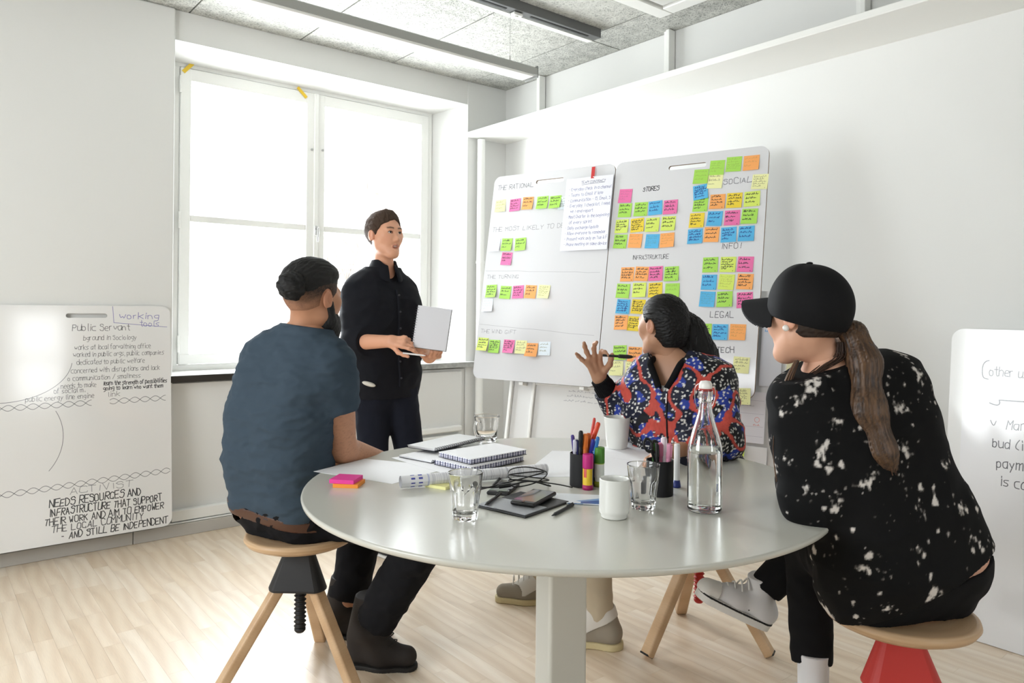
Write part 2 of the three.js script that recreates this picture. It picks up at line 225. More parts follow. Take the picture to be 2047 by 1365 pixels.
// ---------- whiteboards ----------
const boardEdge = std({ color: 0x8a735c, roughness: 0.6 });
function boardGeo(w, h, slot, r = 0.045, depth = 0.012) {           // x right, y down from the top-left corner, front at z = 0
  const s = new THREE.Shape(); s.moveTo(r, 0); s.lineTo(w - r, 0); s.absarc(w - r, -r, r, Math.PI / 2, 0, true); s.lineTo(w, -h + r); s.absarc(w - r, -h + r, r, 0, -Math.PI / 2, true); s.lineTo(r, -h); s.absarc(r, -h + r, r, -Math.PI / 2, -Math.PI, true); s.lineTo(0, -r); s.absarc(r, -r, r, Math.PI, Math.PI / 2, true);
  if (slot) { const [a, b, y, q] = slot, p = new THREE.Path(); p.moveTo(a, -y - q); p.lineTo(b, -y - q); p.absarc(b, -y, q, -Math.PI / 2, Math.PI / 2, false); p.lineTo(a, -y + q); p.absarc(a, -y, q, Math.PI / 2, Math.PI * 1.5, false); s.holes.push(p); }
  const g = new THREE.ExtrudeGeometry(s, { depth, bevelEnabled: false, curveSegments: 10 }); g.translate(0, 0, -depth);
  const p = g.attributes.position, uv = g.attributes.uv; for (let i = 0; i < p.count; i++) uv.setXY(i, p.getX(i) / w, 1 + p.getY(i) / h);
  return g;
}
const glossBoard = (tex) => std({ map: tex, color: 0xffffff, roughness: 0.1 });
const BO = [2.83, 2.093, -3.65], BE = [0.2671, 0, 0.9637], BU = [0.1614, 0.9859, -0.0447], BN = vec(BE).cross(vec(BU)).toArray();
const onBoard = (u, v, z = 0) => [0, 1, 2].map((i) => BO[i] + BE[i] * u - BU[i] * v + BN[i] * z);
function board(name, label, w, h, slot, texture, pos, right, up, edge = boardEdge) {
  const g = thing(name, label, 'whiteboard', pos); frame(g, right, up, pos);
  mk('panel', boardGeo(w, h, slot), [glossBoard(texture), edge], g);
  return g;
}
const BASE = '#dedee0';
const px = (w, h, W, H) => ({ X: (u) => u / w * W, Y: (v) => v / h * H });
{
  const W = 1024, H = 1528, q = px(0.838, 1.25, W, H);
  const tl = canvasTex(W, H, (c) => {
    c.fillStyle = BASE; c.fillRect(0, 0, W, H);
    const g = 'rgba(70,70,76,0.75)', f = 'rgba(100,100,106,0.6)';
    hand(c, 'THE RATIONAL', q.X(0.03), q.Y(0.088), 34, q.X(0.27), g, 3.2); hand(c, 'THE MOST LIKELY TO DECIDE', q.X(0.025), q.Y(0.352), 32, q.X(0.62), f, 3);
    hand(c, 'THE TURNING', q.X(0.025), q.Y(0.645), 26, q.X(0.24), f, 2.6); hand(c, 'THE WIND GIFT', q.X(0.025), q.Y(0.978), 26, q.X(0.26), f, 2.6);
    c.strokeStyle = 'rgba(120,120,125,0.5)'; c.lineWidth = 2; for (const [v0, v1] of [[0.595, 0.622], [0.926, 0.972]]) { c.beginPath(); c.moveTo(q.X(0.01), q.Y(v0)); for (let t = 0; t <= 1; t += 0.1) c.lineTo(q.X(0.01 + t * 0.79), q.Y(v0 + (v1 - v0) * t) + rr(-3, 3)); c.stroke(); }
  });
  board('whiteboard', 'white rounded board with four sparse rows of notes and a taped sheet', 0.838, 1.25, [0.325, 0.495, 0.062, 0.012], tl, BO, BE, BU);
  const tr = canvasTex(W, H, (c) => {
    c.fillStyle = BASE; c.fillRect(0, 0, W, H);
    const k = '#3a3a3d', X = (u) => q.X(u - 0.842);
    hand(c, 'STORES', X(1.018), q.Y(0.180), 28, q.X(0.095), k, 4); hand(c, 'SOCIAL', X(1.462), q.Y(0.182), 34, q.X(0.145), '#77777c', 3.6); c.beginPath(); c.moveTo(X(1.6), q.Y(0.18)); c.lineTo(X(1.63), q.Y(0.176)); c.stroke();
    hand(c, 'INFRASTRUKTURE', X(0.99), q.Y(0.556), 28, q.X(0.21), '#5c5c60', 3); hand(c, 'INFO!', X(1.472), q.Y(0.516), 34, q.X(0.115), '#5c5c60', 3.2);
    hand(c, 'LEGAL', X(1.44), q.Y(0.862), 40, q.X(0.125), '#505055', 3.4); hand(c, '/TECH', X(1.462), q.Y(1.034), 34, q.X(0.112), '#404045', 3.6);
  });
  board('whiteboard', 'white rounded board crowded with bright notes under STORES and SOCIAL', 0.838, 1.25, [0.327, 0.51, 0.064, 0.012], tr, onBoard(0.842, 0), BE, BU);
}
{ // tall leaning panel behind the two boards, carrying them
  const W = 768, H = 1024, tex = canvasTex(W, H, (c) => { c.fillStyle = '#e4e4e3'; c.fillRect(0, 0, W, H); c.strokeStyle = 'rgba(120,120,125,0.55)'; for (let k = 0; k < 6; k++) scribble(c, 190 + rr(-10, 10), 470 + k * 26, 110, 9, 'rgba(130,130,138,0.6)', 1.6); });
  const g = thing('leaning_panel', 'tall white panel leaning behind the two note boards down to the floor', 'panel', onBoard(0.25, 0.72, -0.055)); frame(g, BE, BU, onBoard(0.25, 0.72, -0.055));
  mk('sheet', boardGeo(1.55, 1.05, null, 0.02, 0.02), [std({ map: tex, roughness: 0.3 }), trimMat], g);
  mk('moulding', merge(rbox(0.155, 0.175, -1.03, -0.52, 0.001, 0.016, 0.004), rbox(0.176, 1.2, -0.54, -0.52, 0.001, 0.016, 0.004), rbox(0.002, 0.022, -1.04, -0.38, 0.001, 0.02, 0.004)), trimMat, g);
  for (const u of [0.35, 1.0]) mk('leg', rod([u, -1.0, -0.035], [u, -1.405, -0.035], 0.012), trimMat, g);
  for (const u of [0.1, 0.5, 0.75, 1.3]) mk('hook', rbox(u - 0.015, u + 0.015, -0.55, -0.531, 0.002, 0.05, 0.003), trimMat, g);
}
const NC = { pink: '#ea74aa', green: '#a9dc5a', blue: '#58b4e2', lime: '#d6e86a', gold: '#ecd03c', orange: '#f8ab62', pale: '#f0f0b0', ice: '#e4eef6' };
const CN = { pink: 'pink', green: 'green', blue: 'blue', lime: 'lime yellow', gold: 'golden yellow', orange: 'orange', pale: 'pale yellow', ice: 'icy white' };
const ordinal = ['first', 'second', 'third', 'fourth', 'fifth', 'sixth'];
const noteRows = [
  ['top row under the RATIONAL heading', 'pale,.067,.19 pink,.177,.193 orange,.269,.189 green,.374,.193 green,.464,.197 ice,.526,.207'],
  ['row under the MOST LIKELY heading', 'ice,.057,.438 green,.147,.438 green,.248,.44'], ['lower row under the MOST LIKELY heading', 'pink,.157,.525'],
  ['row under the TURNING heading', 'green,.07,.723 green,.176,.731 pink,.268,.729 orange,.356,.728 pale,.448,.728'], ['lower row under the TURNING heading', 'ice,.054,.809'],
  ['bottom row of the sparse board', 'lime,.051,1.046 green,.137,1.056 pink,.242,1.052 pale,.33,1.053 orange,.407,1.066 ice,.491,1.055'],
  ['top of the STORES cluster', 'pink,.915,.197'], ['upper row of the STORES cluster', 'green,.921,.279 green,1.015,.279 blue,1.099,.278 pink,1.185,.28'], ['middle row of the STORES cluster', 'lime,.91,.368 gold,1.002,.367 lime,1.09,.37 lime,1.18,.368'], ['bottom row of the STORES cluster', 'green,.909,.453 orange,.998,.453 blue,1.097,.46 orange,1.181,.458'],
  ['top row beside the board handle', 'green,1.34,.129 green,1.422,.089 green,1.508,.08 orange,1.596,.083'], ['row level with the SOCIAL heading', 'pale,1.417,.16 pale,1.645,.185'], ['tilted spot left of the SOCIAL cluster', 'blue,1.344,.212'],
  ['upper row of the SOCIAL cluster', 'green,1.348,.277 orange,1.437,.27 gold,1.523,.27 lime,1.611,.269'], ['middle row of the SOCIAL cluster', 'gold,1.335,.361 blue,1.429,.358 pink,1.518,.359 green,1.604,.357'], ['bottom row of the SOCIAL cluster', 'blue,1.332,.445 orange,1.418,.44 blue,1.506,.445 blue,1.594,.444'],
  ['first row under the INFRASTRUKTURE heading', 'orange,.968,.636 orange,1.052,.635 pink,1.132,.635 green,1.22,.638'], ['second row under the INFRASTRUKTURE heading', 'green,.951,.726 lime,1.046,.722 gold,1.137,.722 green,1.231,.727'], ['third row under the INFRASTRUKTURE heading', 'blue,.96,.811 gold,1.048,.811'], ['fourth row under the INFRASTRUKTURE heading', 'orange,.956,.897 gold,1.035,.902'],
  ['row behind the raised pen', 'green,.964,1.058 orange,1.051,1.063'], ['row below the raised pen', 'pale,.952,1.141 pale,1.043,1.139'],
  ['upper row under the INFO heading', 'green,1.423,.596 lime,1.513,.597 pink,1.599,.598'], ['middle row under the INFO heading', 'blue,1.423,.685 lime,1.511,.685 orange,1.603,.684'], ['lower row under the INFO heading', 'blue,1.42,.771 green,1.508,.771 pink,1.607,.775'],
  ['row under the LEGAL heading', 'green,1.414,.933 blue,1.496,.934 orange,1.583,.932'], ['spot under the TECH heading', 'pale,1.61,1.09'], ['spot hanging over the bottom board edge', 'pale,1.625,1.238'], ['spot low on the leaning panel', 'lime,1.6,1.5'],
];
{
  const blankRow = new Set(['orange,.998,.453', 'blue,1.097,.46', 'orange,1.181,.458', 'green,1.34,.129', 'green,1.422,.089', 'green,1.508,.08', 'orange,1.596,.083', 'pink,.915,.197', 'green,1.231,.727', 'lime,1.511,.685', 'blue,1.42,.771', 'orange,1.583,.932', 'ice,.057,.438', 'ice,.054,.809']);
  const CELL = 204, per = 10, items = noteRows.flatMap(([where, s]) => s.split(' ').map((t, i, a) => ({ t, where, i, n: a.length })));
  const atlas = canvasTex(2040, 2040, (c) => {
    items.forEach(({ t }, k) => {
      const col = t.split(',')[0], x = (k % per) * CELL, y = Math.floor(k / per) * CELL; c.fillStyle = NC[col]; c.fillRect(x, y, CELL, CELL);
      const faint = blankRow.has(t), pale = col === 'pale' || col === 'ice', ink = faint ? 'rgba(90,90,60,0.22)' : pale ? 'rgba(120,120,90,0.5)' : `rgba(${col === 'blue' ? '25,40,120' : '35,35,40'},0.85)`;
      const lines = 3 + Math.floor(rnd() * 3), lh = 150 / lines; for (let l = 0; l < lines; l++) scribble(c, x + 20 + rr(0, 8), y + 44 + l * lh + rr(-4, 4), l === lines - 1 ? rr(70, 140) : rr(125, 165), 19, ink, faint ? 4 : 6);
      if (rnd() < 0.5 && !faint) { c.fillStyle = ink; c.fillRect(x + 165, y + 178, 9, 9); }
    });
  });
  const mat = std({ map: atlas, roughness: 0.75, side: THREE.DoubleSide });
  items.forEach(({ t, where, i, n }, k) => {
    const [col, u, v] = t.split(','), s = 0.078, seg = 5, g = new THREE.PlaneGeometry(s, s, seg, seg), p = g.attributes.position, uv = g.attributes.uv, curl = rr(0.002, +u < 0.85 ? 0.016 : 0.007), sk = rr(-0.4, 0.4);
    for (let j = 0; j < p.count; j++) { const tt = 0.5 - p.getY(j) / s, w = p.getX(j) / s; p.setZ(j, curl * tt * tt * (1 + sk * w * 2)); uv.setXY(j, ((k % per) + 0.02 + 0.96 * uv.getX(j)) * CELL / 2040, 1 - (Math.floor(k / per) + 0.02 + 0.96 * (1 - uv.getY(j))) * CELL / 2040); }
    g.computeVertexNormals();
    const onPanel = +v > 1.3, where2 = onPanel ? -0.038 : 0.0006 + (k % 3) * 0.0004;
    const lab = n > 1 ? `${CN[col]} sticky note, ${i === n - 1 ? 'last' : ordinal[i]} in the ${where}` : `${CN[col]} sticky note at the ${where}`;
    const o = mk(numbered('sticky_note'), g, mat, scene); frame(o, BE, BU, onBoard(+u, +v, where2)); o.rotateZ(t.includes('1.344,.212') ? 0.12 : rr(-0.06, 0.06)); tag(o, lab, 'sticky note', 'sticky notes on the boards');
  });
}
function sheet(name, label, w, h, tex, pos, right, up, group) {      // a sheet of paper a little off flat
  const g = new THREE.PlaneGeometry(w, h, 8, 8), p = g.attributes.position; for (let j = 0; j < p.count; j++) p.setZ(j, 0.002 + 0.004 * N3(p.getX(j) * 6 + w, p.getY(j) * 6, h * 9)); g.computeVertexNormals();
  const o = mk(numbered(name), g, tex?.isTexture ? std({ map: tex, roughness: 0.8, side: THREE.DoubleSide }) : whitePaper, scene); frame(o, right, up, pos); return tag(o, label, 'paper', group);
}
{
  const lines = ['- Everyday check in a channel', '- Teams to Email if late', '- Communication - IS, Email, S', '- Everyday, I checklist, I need', '   we 1 end report', '- Meet Charter in the beginning', '   of every sprint', '- Daily exchange/update', '- Allow everyone to remember', '- Present work only on Tue & F', '- Phone meeting on same device'];
  const t = canvasTex(700, 1000, (c, W, H) => { c.fillStyle = '#eeeef4'; c.fillRect(0, 0, W, H); hand(c, 'TEAM CONTRACT', 230, 85, 34, 370, '#2a2e55', 4); c.strokeStyle = '#2a2e55'; c.beginPath(); c.moveTo(240, 100); c.lineTo(580, 92); c.stroke(); lines.forEach((l, k) => script(c, l, 50, 175 + k * 76, 50, Math.min(640, 22 * l.length), '#28307a')); });
  sheet('paper_sheet', 'white handwritten sheet with blue ink taped to the left note board', 0.302, 0.425, t, onBoard(0.687, 0.283, 0.012), BE, BU);
  const tp = mk(numbered('tape_strip'), rbox(-0.011, 0.011, -0.034, 0.034, 0, 0.001, 0.0004, 1), std({ color: 0xc92c2c, roughness: 0.5 }), scene); frame(tp, BE, BU, onBoard(0.707, 0.047, 0.0155)); tag(tp, 'red strip of tape holding the handwritten sheet on the board', 'tape');
  const sk = canvasTex(512, 700, (c, W, H) => { c.fillStyle = '#e9e7ee'; c.fillRect(0, 0, W, H); c.strokeStyle = 'rgba(150,140,165,0.6)'; c.lineWidth = 3; for (const y of [120, 300, 480, 610]) { c.beginPath(); c.moveTo(20, y); c.lineTo(490, y + rr(-8, 8)); c.stroke(); } c.strokeStyle = 'rgba(225,110,100,0.8)'; c.lineWidth = 5; c.strokeRect(40, 330, 130, 110); c.beginPath(); c.arc(400, 380, 34, 0, 7); c.stroke(); scribble(c, 350, 460, 110, 18, 'rgba(225,110,100,0.7)', 4); scribble(c, 90, 200, 260, 14, 'rgba(120,120,130,0.6)', 3); });
  sheet('paper_sheet', 'sketched sheet with red marks hanging on the leaning panel', 0.17, 0.24, sk, onBoard(1.64, 1.33, -0.040), BE, BU, 'papers on the leaning panel');
  const bl = canvasTex(256, 360, (c, W, H) => { c.fillStyle = '#e6e8f0'; c.fillRect(0, 0, W, H); for (let k = 0; k < 4; k++) scribble(c, 40, 60 + k * 22, 120, 10, 'rgba(90,160,220,0.7)', 4); });
  sheet('paper_sheet', 'pale sheet with a blue line of writing beside the crowded board', 0.10, 0.40, bl, onBoard(1.735, 0.98, -0.044), BE, BU, 'papers on the leaning panel');
  sheet('paper_sheet', 'blank pale sheet lowest on the leaning panel beside the crowded board', 0.16, 0.2, null, onBoard(1.66, 1.565, -0.05), BE, BU, 'papers on the leaning panel');
  const cream = std({ color: 0xe8e0b8, roughness: 0.8, side: THREE.DoubleSide });
  const cp = mk(numbered('paper_sheet'), new THREE.PlaneGeometry(0.3, 0.3, 4, 4), cream, scene); frame(cp, [0, 0, 1], [0, 1, 0], [3.485, 0.98, -1.93]); tag(cp, 'cream sheet on the wall behind the woman in the cap', 'paper');
}
{ // board standing on the trunking of the window wall
  const w = 1.3, h = 1.185, W = 1536, H = 1400, q = px(w, h, W, H), L0 = 1.118 - w; const X = (x) => q.X(x - L0), Y = (y) => q.Y(1.274 - y);
  const t = canvasTex(W, H, (c) => {
    c.fillStyle = '#e6e5e3'; c.fillRect(0, 0, W, H);
    const k = '#3b3b3d', g = 'rgba(60,60,62,0.75)', p = '#6a66a8';
    script(c, 'working', X(0.865), Y(1.205), 46, q.X(0.2), p); script(c, 'tools', X(0.965), Y(1.165), 42, q.X(0.1), p); c.strokeStyle = p; c.lineWidth = 2.5; c.beginPath(); c.moveTo(X(0.835), Y(1.27)); c.lineTo(X(0.84), Y(1.185)); c.lineTo(X(1.1), Y(1.16)); c.stroke();
    script(c, 'Public Servant', X(0.65), Y(1.145), 48, q.X(0.27), g);
    [['bground in Sociology', 0.70, 1.095, 0.25], ['works at local forvaltning office', 0.66, 1.048, 0.36], ['worked in public orgs, public companies', 0.655, 1.012, 0.43], ['dedicated to public welfare', 0.67, 0.972, 0.32], ['concerned with disruptions and lack', 0.645, 0.93, 0.42], ['o communication / smallness', 0.63, 0.892, 0.34], ['needs to make', 0.6, 0.855, 0.16], ['of social m.', 0.57, 0.832, 0.14], ['public energy line engine', 0.45, 0.80, 0.3], ['link', 0.81, 0.80, 0.06]].forEach(([s, x, y, l]) => script(c, s, X(x), Y(y), 36, q.X(l), g));
    script(c, 'learn the strength of possibilities', X(0.79), Y(0.86), 32, q.X(0.31), k, 'bold'); script(c, 'going to learn who want them', X(0.79), Y(0.834), 30, q.X(0.29), k, 'bold');
    c.strokeStyle = 'rgba(70,70,74,0.7)'; c.lineWidth = 3;
    for (const [y0, x0, x1] of [[0.775, 0.3, 0.74], [0.775, 0.82, 1.09], [0.372, 0.28, 1.11]]) for (const s of [-1, 1]) { c.beginPath(); for (let x = x0; x < x1; x += 0.005) { const yy = y0 + s * 0.014 * Math.sin(x * 62) + 0.03 * (x - 0.7) * (y0 < 0.5 ? 1 : 0.1); x === x0 ? c.moveTo(X(x), Y(yy)) : c.lineTo(X(x), Y(yy)); } c.stroke(); }
    c.beginPath(); c.ellipse(X(0.35), Y(1.0), q.X(0.3), q.Y(0.2), 0, 0.1, 1.7); c.stroke(); c.beginPath(); c.arc(X(0.35), Y(0.62), q.X(0.26), -0.5, 0.7); c.stroke();
    hand(c, 'ACTIVIST', X(0.64), Y(0.325), 36, q.X(0.29), 'rgba(70,70,74,0.45)', 4);
    hand(c, 'NEEDS RESOURCES AND', X(0.55), Y(0.272), 42, q.X(0.42), k, 5); hand(c, 'INFRASTRUCTURE THAT SUPPORT', X(0.55), Y(0.228), 42, q.X(0.52), k, 5); hand(c, 'THEIR WORK AND AIM TO EMPOWER', X(0.53), Y(0.186), 38, q.X(0.55), k, 4.6); hand(c, 'THE LOCAL COMMUNITY', X(0.56), Y(0.148), 38, q.X(0.42), 'rgba(59,59,61,0.85)', 4.6); hand(c, '- AND STILL BE INDEPENDENT', X(0.6), Y(0.106), 40, q.X(0.5), k, 5);
  });
  board('whiteboard', 'large whiteboard with dense black handwriting standing against the window wall', w, h, [0.815, 0.98, 0.052, 0.011], t, [L0, 1.272, ZW + 0.036], [1, 0, 0], [0, 0.99785, -0.0656], greyTrim);
}
{ // two boards leaning together at the far right
  const W = 1024, H = 1280, t = canvasTex(W, H, (c) => {
    c.fillStyle = '#efeff1'; c.fillRect(0, 0, W, H); const k = '#59595e';
    hand(c, '[', 70, 200, 70, 44, k, 3.6); script(c, 'other user', 98, 186, 44, 185, k); hand(c, ']', 290, 200, 70, 44, k, 3.6); script(c, 'profile', 360, 186, 44, 150, k);
    c.strokeStyle = k; c.lineWidth = 4; c.beginPath(); c.moveTo(105, 300); c.quadraticCurveTo(150, 318, 140, 285); c.lineTo(255, 282); c.stroke(); c.beginPath(); c.ellipse(298, 285, 38, 30, 0, 0, 7); c.stroke(); c.beginPath(); c.moveTo(336, 285); c.lineTo(640, 285); c.stroke();
    [['v  Mark as', 112, 400, 225], ['bud (included', 122, 480, 265], ['payment -', 140, 560, 205], ['is complete)', 155, 632, 255]].forEach(([s, x, y, w]) => script(c, s, x, y, 48, w, k));
  });
  const up = vec([0.11, 1.2, 0]).normalize().toArray(), plain = canvasTex(8, 8, (c) => { c.fillStyle = '#ececea'; c.fillRect(0, 0, 8, 8); });
  board('whiteboard', 'rounded whiteboard with sparse handwriting leaning on the right wall by the cap wearer', 0.95, 1.208, null, t, [3.345, 1.205, -1.175], [0, 0, 1], up, trimMat);
  board('whiteboard', 'blank rounded whiteboard leaning directly behind the handwritten one at the right wall', 1.0, 1.216, null, plain, [3.372, 1.212, -1.235], [0, 0, 1], up, trimMat);
}
// ---------- round table ----------
const TC = [1.574, -1.677];
{
  const paint = std({ color: 0xd2d1c8, roughness: 0.22 });
  const t = thing('round_table', 'large round greige table on a single square column', 'table', [TC[0], 0, TC[1]]);
  mk('tabletop', lathe([[0, T - 0.024], [0.70, T - 0.024], [0.765, T - 0.02], [0.776, T - 0.014], [0.7785, T - 0.006], [0.777, T - 0.001], [0.772, T], [0, T]], 160), paint, t);
  const col = mk('column', rbox(-0.066, 0.066, 0.012, T - 0.03, -0.05, 0.05, 0.012, 4), paint, t); col.rotation.y = -0.25;
  mk('mounting_plate', lathe([[0, T - 0.034], [0.2, T - 0.034], [0.205, T - 0.024], [0, T - 0.024]], 40), paint, t);
  mk('base_plate', lathe([[0, 0], [0.19, 0], [0.195, 0.006], [0.185, 0.014], [0, 0.016]], 80), paint, t);
}
// ---------- stools ----------
const beech = std({ color: 0xdcc6ac, map: woodGrain, roughness: 0.4 });
function stool(label, color, pos, turn) {
  const s = thing('swivel_stool', label, 'stool', pos, turn, 'three-legged screw stools'), pl = std({ color, roughness: 0.5 });
  mk('seat', lathe([[0, 0.452], [0.09, 0.453], [0.154, 0.461], [0.179, 0.473], [0.188, 0.486], [0.185, 0.497], [0.173, 0.5], [0.12, 0.492], [0, 0.488]], 64), beech, s);
  // hub: three-sided tapering housing with rounded corners
  const tri = (R, y) => { const o = []; for (let k = 0; k < 3; k++) for (let j = -4; j <= 4; j++) { const a = k * Math.PI * 2 / 3 + j * 0.074, f = 1 - 0.04 * (j / 4) ** 2; o.push([Math.sin(a) * R * f, y, Math.cos(a) * R * f]); } return o; };
  const rings = [tri(0.044, 0.462), tri(0.047, 0.455), tri(0.106, 0.318), tri(0.105, 0.311), tri(0.097, 0.311)], pos3 = [], idx = [], n = 27;
  rings.forEach((r) => r.forEach((p) => pos3.push(...p))); for (let i = 0; i < rings.length - 1; i++) for (let j = 0; j < n; j++) { const a = i * n + j, b = i * n + (j + 1) % n; idx.push(a, a + n, b, b, a + n, b + n); }
  pos3.push(0, 0.462, 0, 0, 0.312, 0); const c0 = rings.length * n; for (let j = 0; j < n; j++) { idx.push(c0, j, (j + 1) % n); idx.push(c0 + 1, (rings.length - 1) * n + (j + 1) % n, (rings.length - 1) * n + j); }
  const g = new THREE.BufferGeometry(); g.setAttribute('position', new THREE.Float32BufferAttribute(pos3, 3)); g.setIndex(idx); const gf = g.toNonIndexed(); gf.computeVertexNormals(); mk('hub', gf, pl, s);
  const prof = []; for (let y = 0.165; y <= 0.33; y += 0.0025) { const f = (y / 0.015) % 1; prof.push([0.0155 + 0.0055 * Math.max(0, 1 - Math.abs(f - 0.5) * 3), y]); }
  mk('screw', lathe([[0, 0.15], [0.013, 0.15], [0.019, 0.157], [0.019, 0.165], ...prof, [0, 0.33]], 24), pl, s);
  for (let k = 0; k < 3; k++) {
    const a = k * Math.PI * 2 / 3, l = new THREE.Group(); const R0 = 0.056, R1 = 0.268, y0 = 0.34, len = Math.hypot(R1 - R0, y0), tilt = Math.atan2(R1 - R0, y0);
    const lg = rbox(-0.027, 0.027, -len + 0.006, 0, -0.018, 0.018, 0.010, 3), p = lg.attributes.position; for (let i = 0; i < p.count; i++) { const t = -p.getY(i) / len; p.setX(i, p.getX(i) * (0.84 + 0.2 * Math.sin(Math.min(1, Math.max(0, t)) * Math.PI))); p.setZ(i, p.getZ(i) + 0.012 * Math.sin(t * Math.PI)); } lg.computeVertexNormals();
    lg.rotateX(-tilt); lg.translate(0, y0, R0); lg.rotateY(a); const m = mk('leg', lg, beech, s);
    const f = rbox(-0.02, 0.02, -len, -len + 0.007, -0.0165, 0.0165, 0.002, 1); f.rotateX(-tilt); f.translate(0, y0 + 0.001, R0); f.rotateY(a); f.computeBoundingBox(); f.translate(0, -Math.min(0, f.boundingBox.min.y) + 0.0, 0); mk('foot_pad', f, blackPlastic, m);
  }
  return s;
}
const aim = (c, f) => Math.atan2(f[0] - c[0], f[1] - c[1]);
stool('beech stool with black hub under the man with the hair bun', 0x19191b, [1.064, 0, -2.453], aim([1.045, -2.468], [1.246, -2.661]) + 0.1);
stool('beech stool with red screw under the woman in the patterned jacket', 0xc23028, [2.379, 0, -1.759], aim([2.379, -1.759], [2.11, -1.794]));
stool('beech stool with red hub under the woman in the cap', 0xc23028, [2.03, 0, -0.866], -1.93);

// ---------- things on the table ----------
const glass = phys({ color: 0xffffff, roughness: 0.015, transmission: 1, thickness: 0.01, ior: 1.5 });
const water = phys({ color: 0xffffff, roughness: 0, transmission: 1, thickness: 0.05, ior: 1.33, attenuationColor: new THREE.Color(0xdfeee2), attenuationDistance: 0.5 });
{
  const b = thing('swing_top_bottle', 'clear swing-top glass bottle half filled with water', 'bottle', [1.653, T, -1.207]);
  mk('glass_body', lathe([[0, 0.002], [0.03, 0.0], [0.041, 0.001], [0.0455, 0.008], [0.0455, 0.155], [0.044, 0.175], [0.036, 0.205], [0.025, 0.24], [0.019, 0.265], [0.0165, 0.285], [0.0165, 0.295], [0.0195, 0.297], [0.0195, 0.322], [0.016, 0.325], [0.012, 0.325], [0.012, 0.29], [0.015, 0.262], [0.0215, 0.238], [0.0325, 0.203], [0.0405, 0.174], [0.0422, 0.155], [0.0422, 0.012], [0.038, 0.008], [0, 0.012]], 56), glass, b);
  mk('water', lathe([[0, 0.0128], [0.037, 0.0085], [0.0416, 0.013], [0.0416, 0.155], [0.0400, 0.172], [0, 0.172]], 48), water, b);
  const s = mk('stopper', lathe([[0, 0.322], [0.0165, 0.322], [0.0178, 0.328], [0.0172, 0.338], [0.013, 0.345], [0, 0.347]], 32), std({ color: 0xf4f2ee, roughness: 0.25 }), b);
  mk('seal_ring', lathe([[0.012, 0.318], [0.0175, 0.319], [0.0175, 0.3255], [0.012, 0.3255]], 32), std({ color: 0xc03a34, roughness: 0.6 }), s);
  const w = []; for (const k of [-1, 1]) w.push(tube([[0.0, 0.338, k * 0.0185], [0.004, 0.33, k * 0.0255], [0.006, 0.30, k * 0.027], [0.01, 0.278, k * 0.0215], [0.014, 0.268, k * 0.014], [0.021, 0.268, 0]], 0.0011, 20, 6));
  w.push(new THREE.TorusGeometry(0.0178, 0.0012, 6, 40).rotateX(Math.PI / 2).translate(0, 0.291, 0)); mk('wire_bail', merge(w), chrome, b); b.rotation.y = 0.9;
}
function tumbler(label, pos, turn) {                               // fluted bistro glass
  const g = thing('water_glass', label, 'glass', pos, turn, 'fluted water glasses'), prof = [[0.0005, 0.006, 0], [0.027, 0.002, 0.6], [0.031, 0.0, 1], [0.0325, 0.006, 1], [0.0345, 0.03, 1], [0.038, 0.06, 1], [0.0405, 0.074, 0.9], [0.0405, 0.08, 0], [0.0415, 0.092, 0], [0.044, 0.115, 0], [0.0445, 0.118, 0], [0.0425, 0.118, 0], [0.0398, 0.092, 0], [0.0375, 0.074, 0], [0.0345, 0.06, 0.15], [0.031, 0.03, 0.15], [0.0285, 0.016, 0], [0.0005, 0.014, 0]];
  const S = 72, P = [], I = []; prof.forEach(([r, y, f]) => { for (let j = 0; j < S; j++) { const a = j / S * Math.PI * 2, fl = Math.abs(Math.cos(a * 4.5)); const rr2 = r - f * 0.0028 * (1 - fl); P.push(Math.cos(a) * rr2, y, Math.sin(a) * rr2); } });
  for (let i = 0; i < prof.length - 1; i++) for (let j = 0; j < S; j++) { const a = i * S + j, b = i * S + (j + 1) % S; I.push(a, a + S, b, b, a + S, b + S); }
  const h = new THREE.BufferGeometry(); h.setAttribute('position', new THREE.Float32BufferAttribute(P, 3)); h.setIndex(I); h.computeVertexNormals(); mk('glass_body', h, glass, g);
  return g;
}
tumbler('fluted empty water glass nearest the table edge, left of the phones', [1.102, T, -1.532], 0.2);
tumbler('fluted empty water glass beside the white handled mug', [1.541, T, -1.323], 0.5);
{
  const g = thing('glass_jug', 'blurry clear glass jug at the far side of the table behind the notebooks', 'jug', [1.80, T, -2.36], 0.3);
  mk('glass_body', lathe([[0, 0.003], [0.034, 0], [0.04, 0.004], [0.043, 0.05], [0.05, 0.1], [0.053, 0.104], [0.049, 0.104], [0.04, 0.05], [0.036, 0.01], [0, 0.009]], 48), glass, g);
  mk('handle', tube([[-0.046, 0.085, 0], [-0.075, 0.085, 0], [-0.082, 0.06, 0], [-0.07, 0.035, 0], [-0.042, 0.025, 0]], 0.005, 24, 8), glass, g);
}
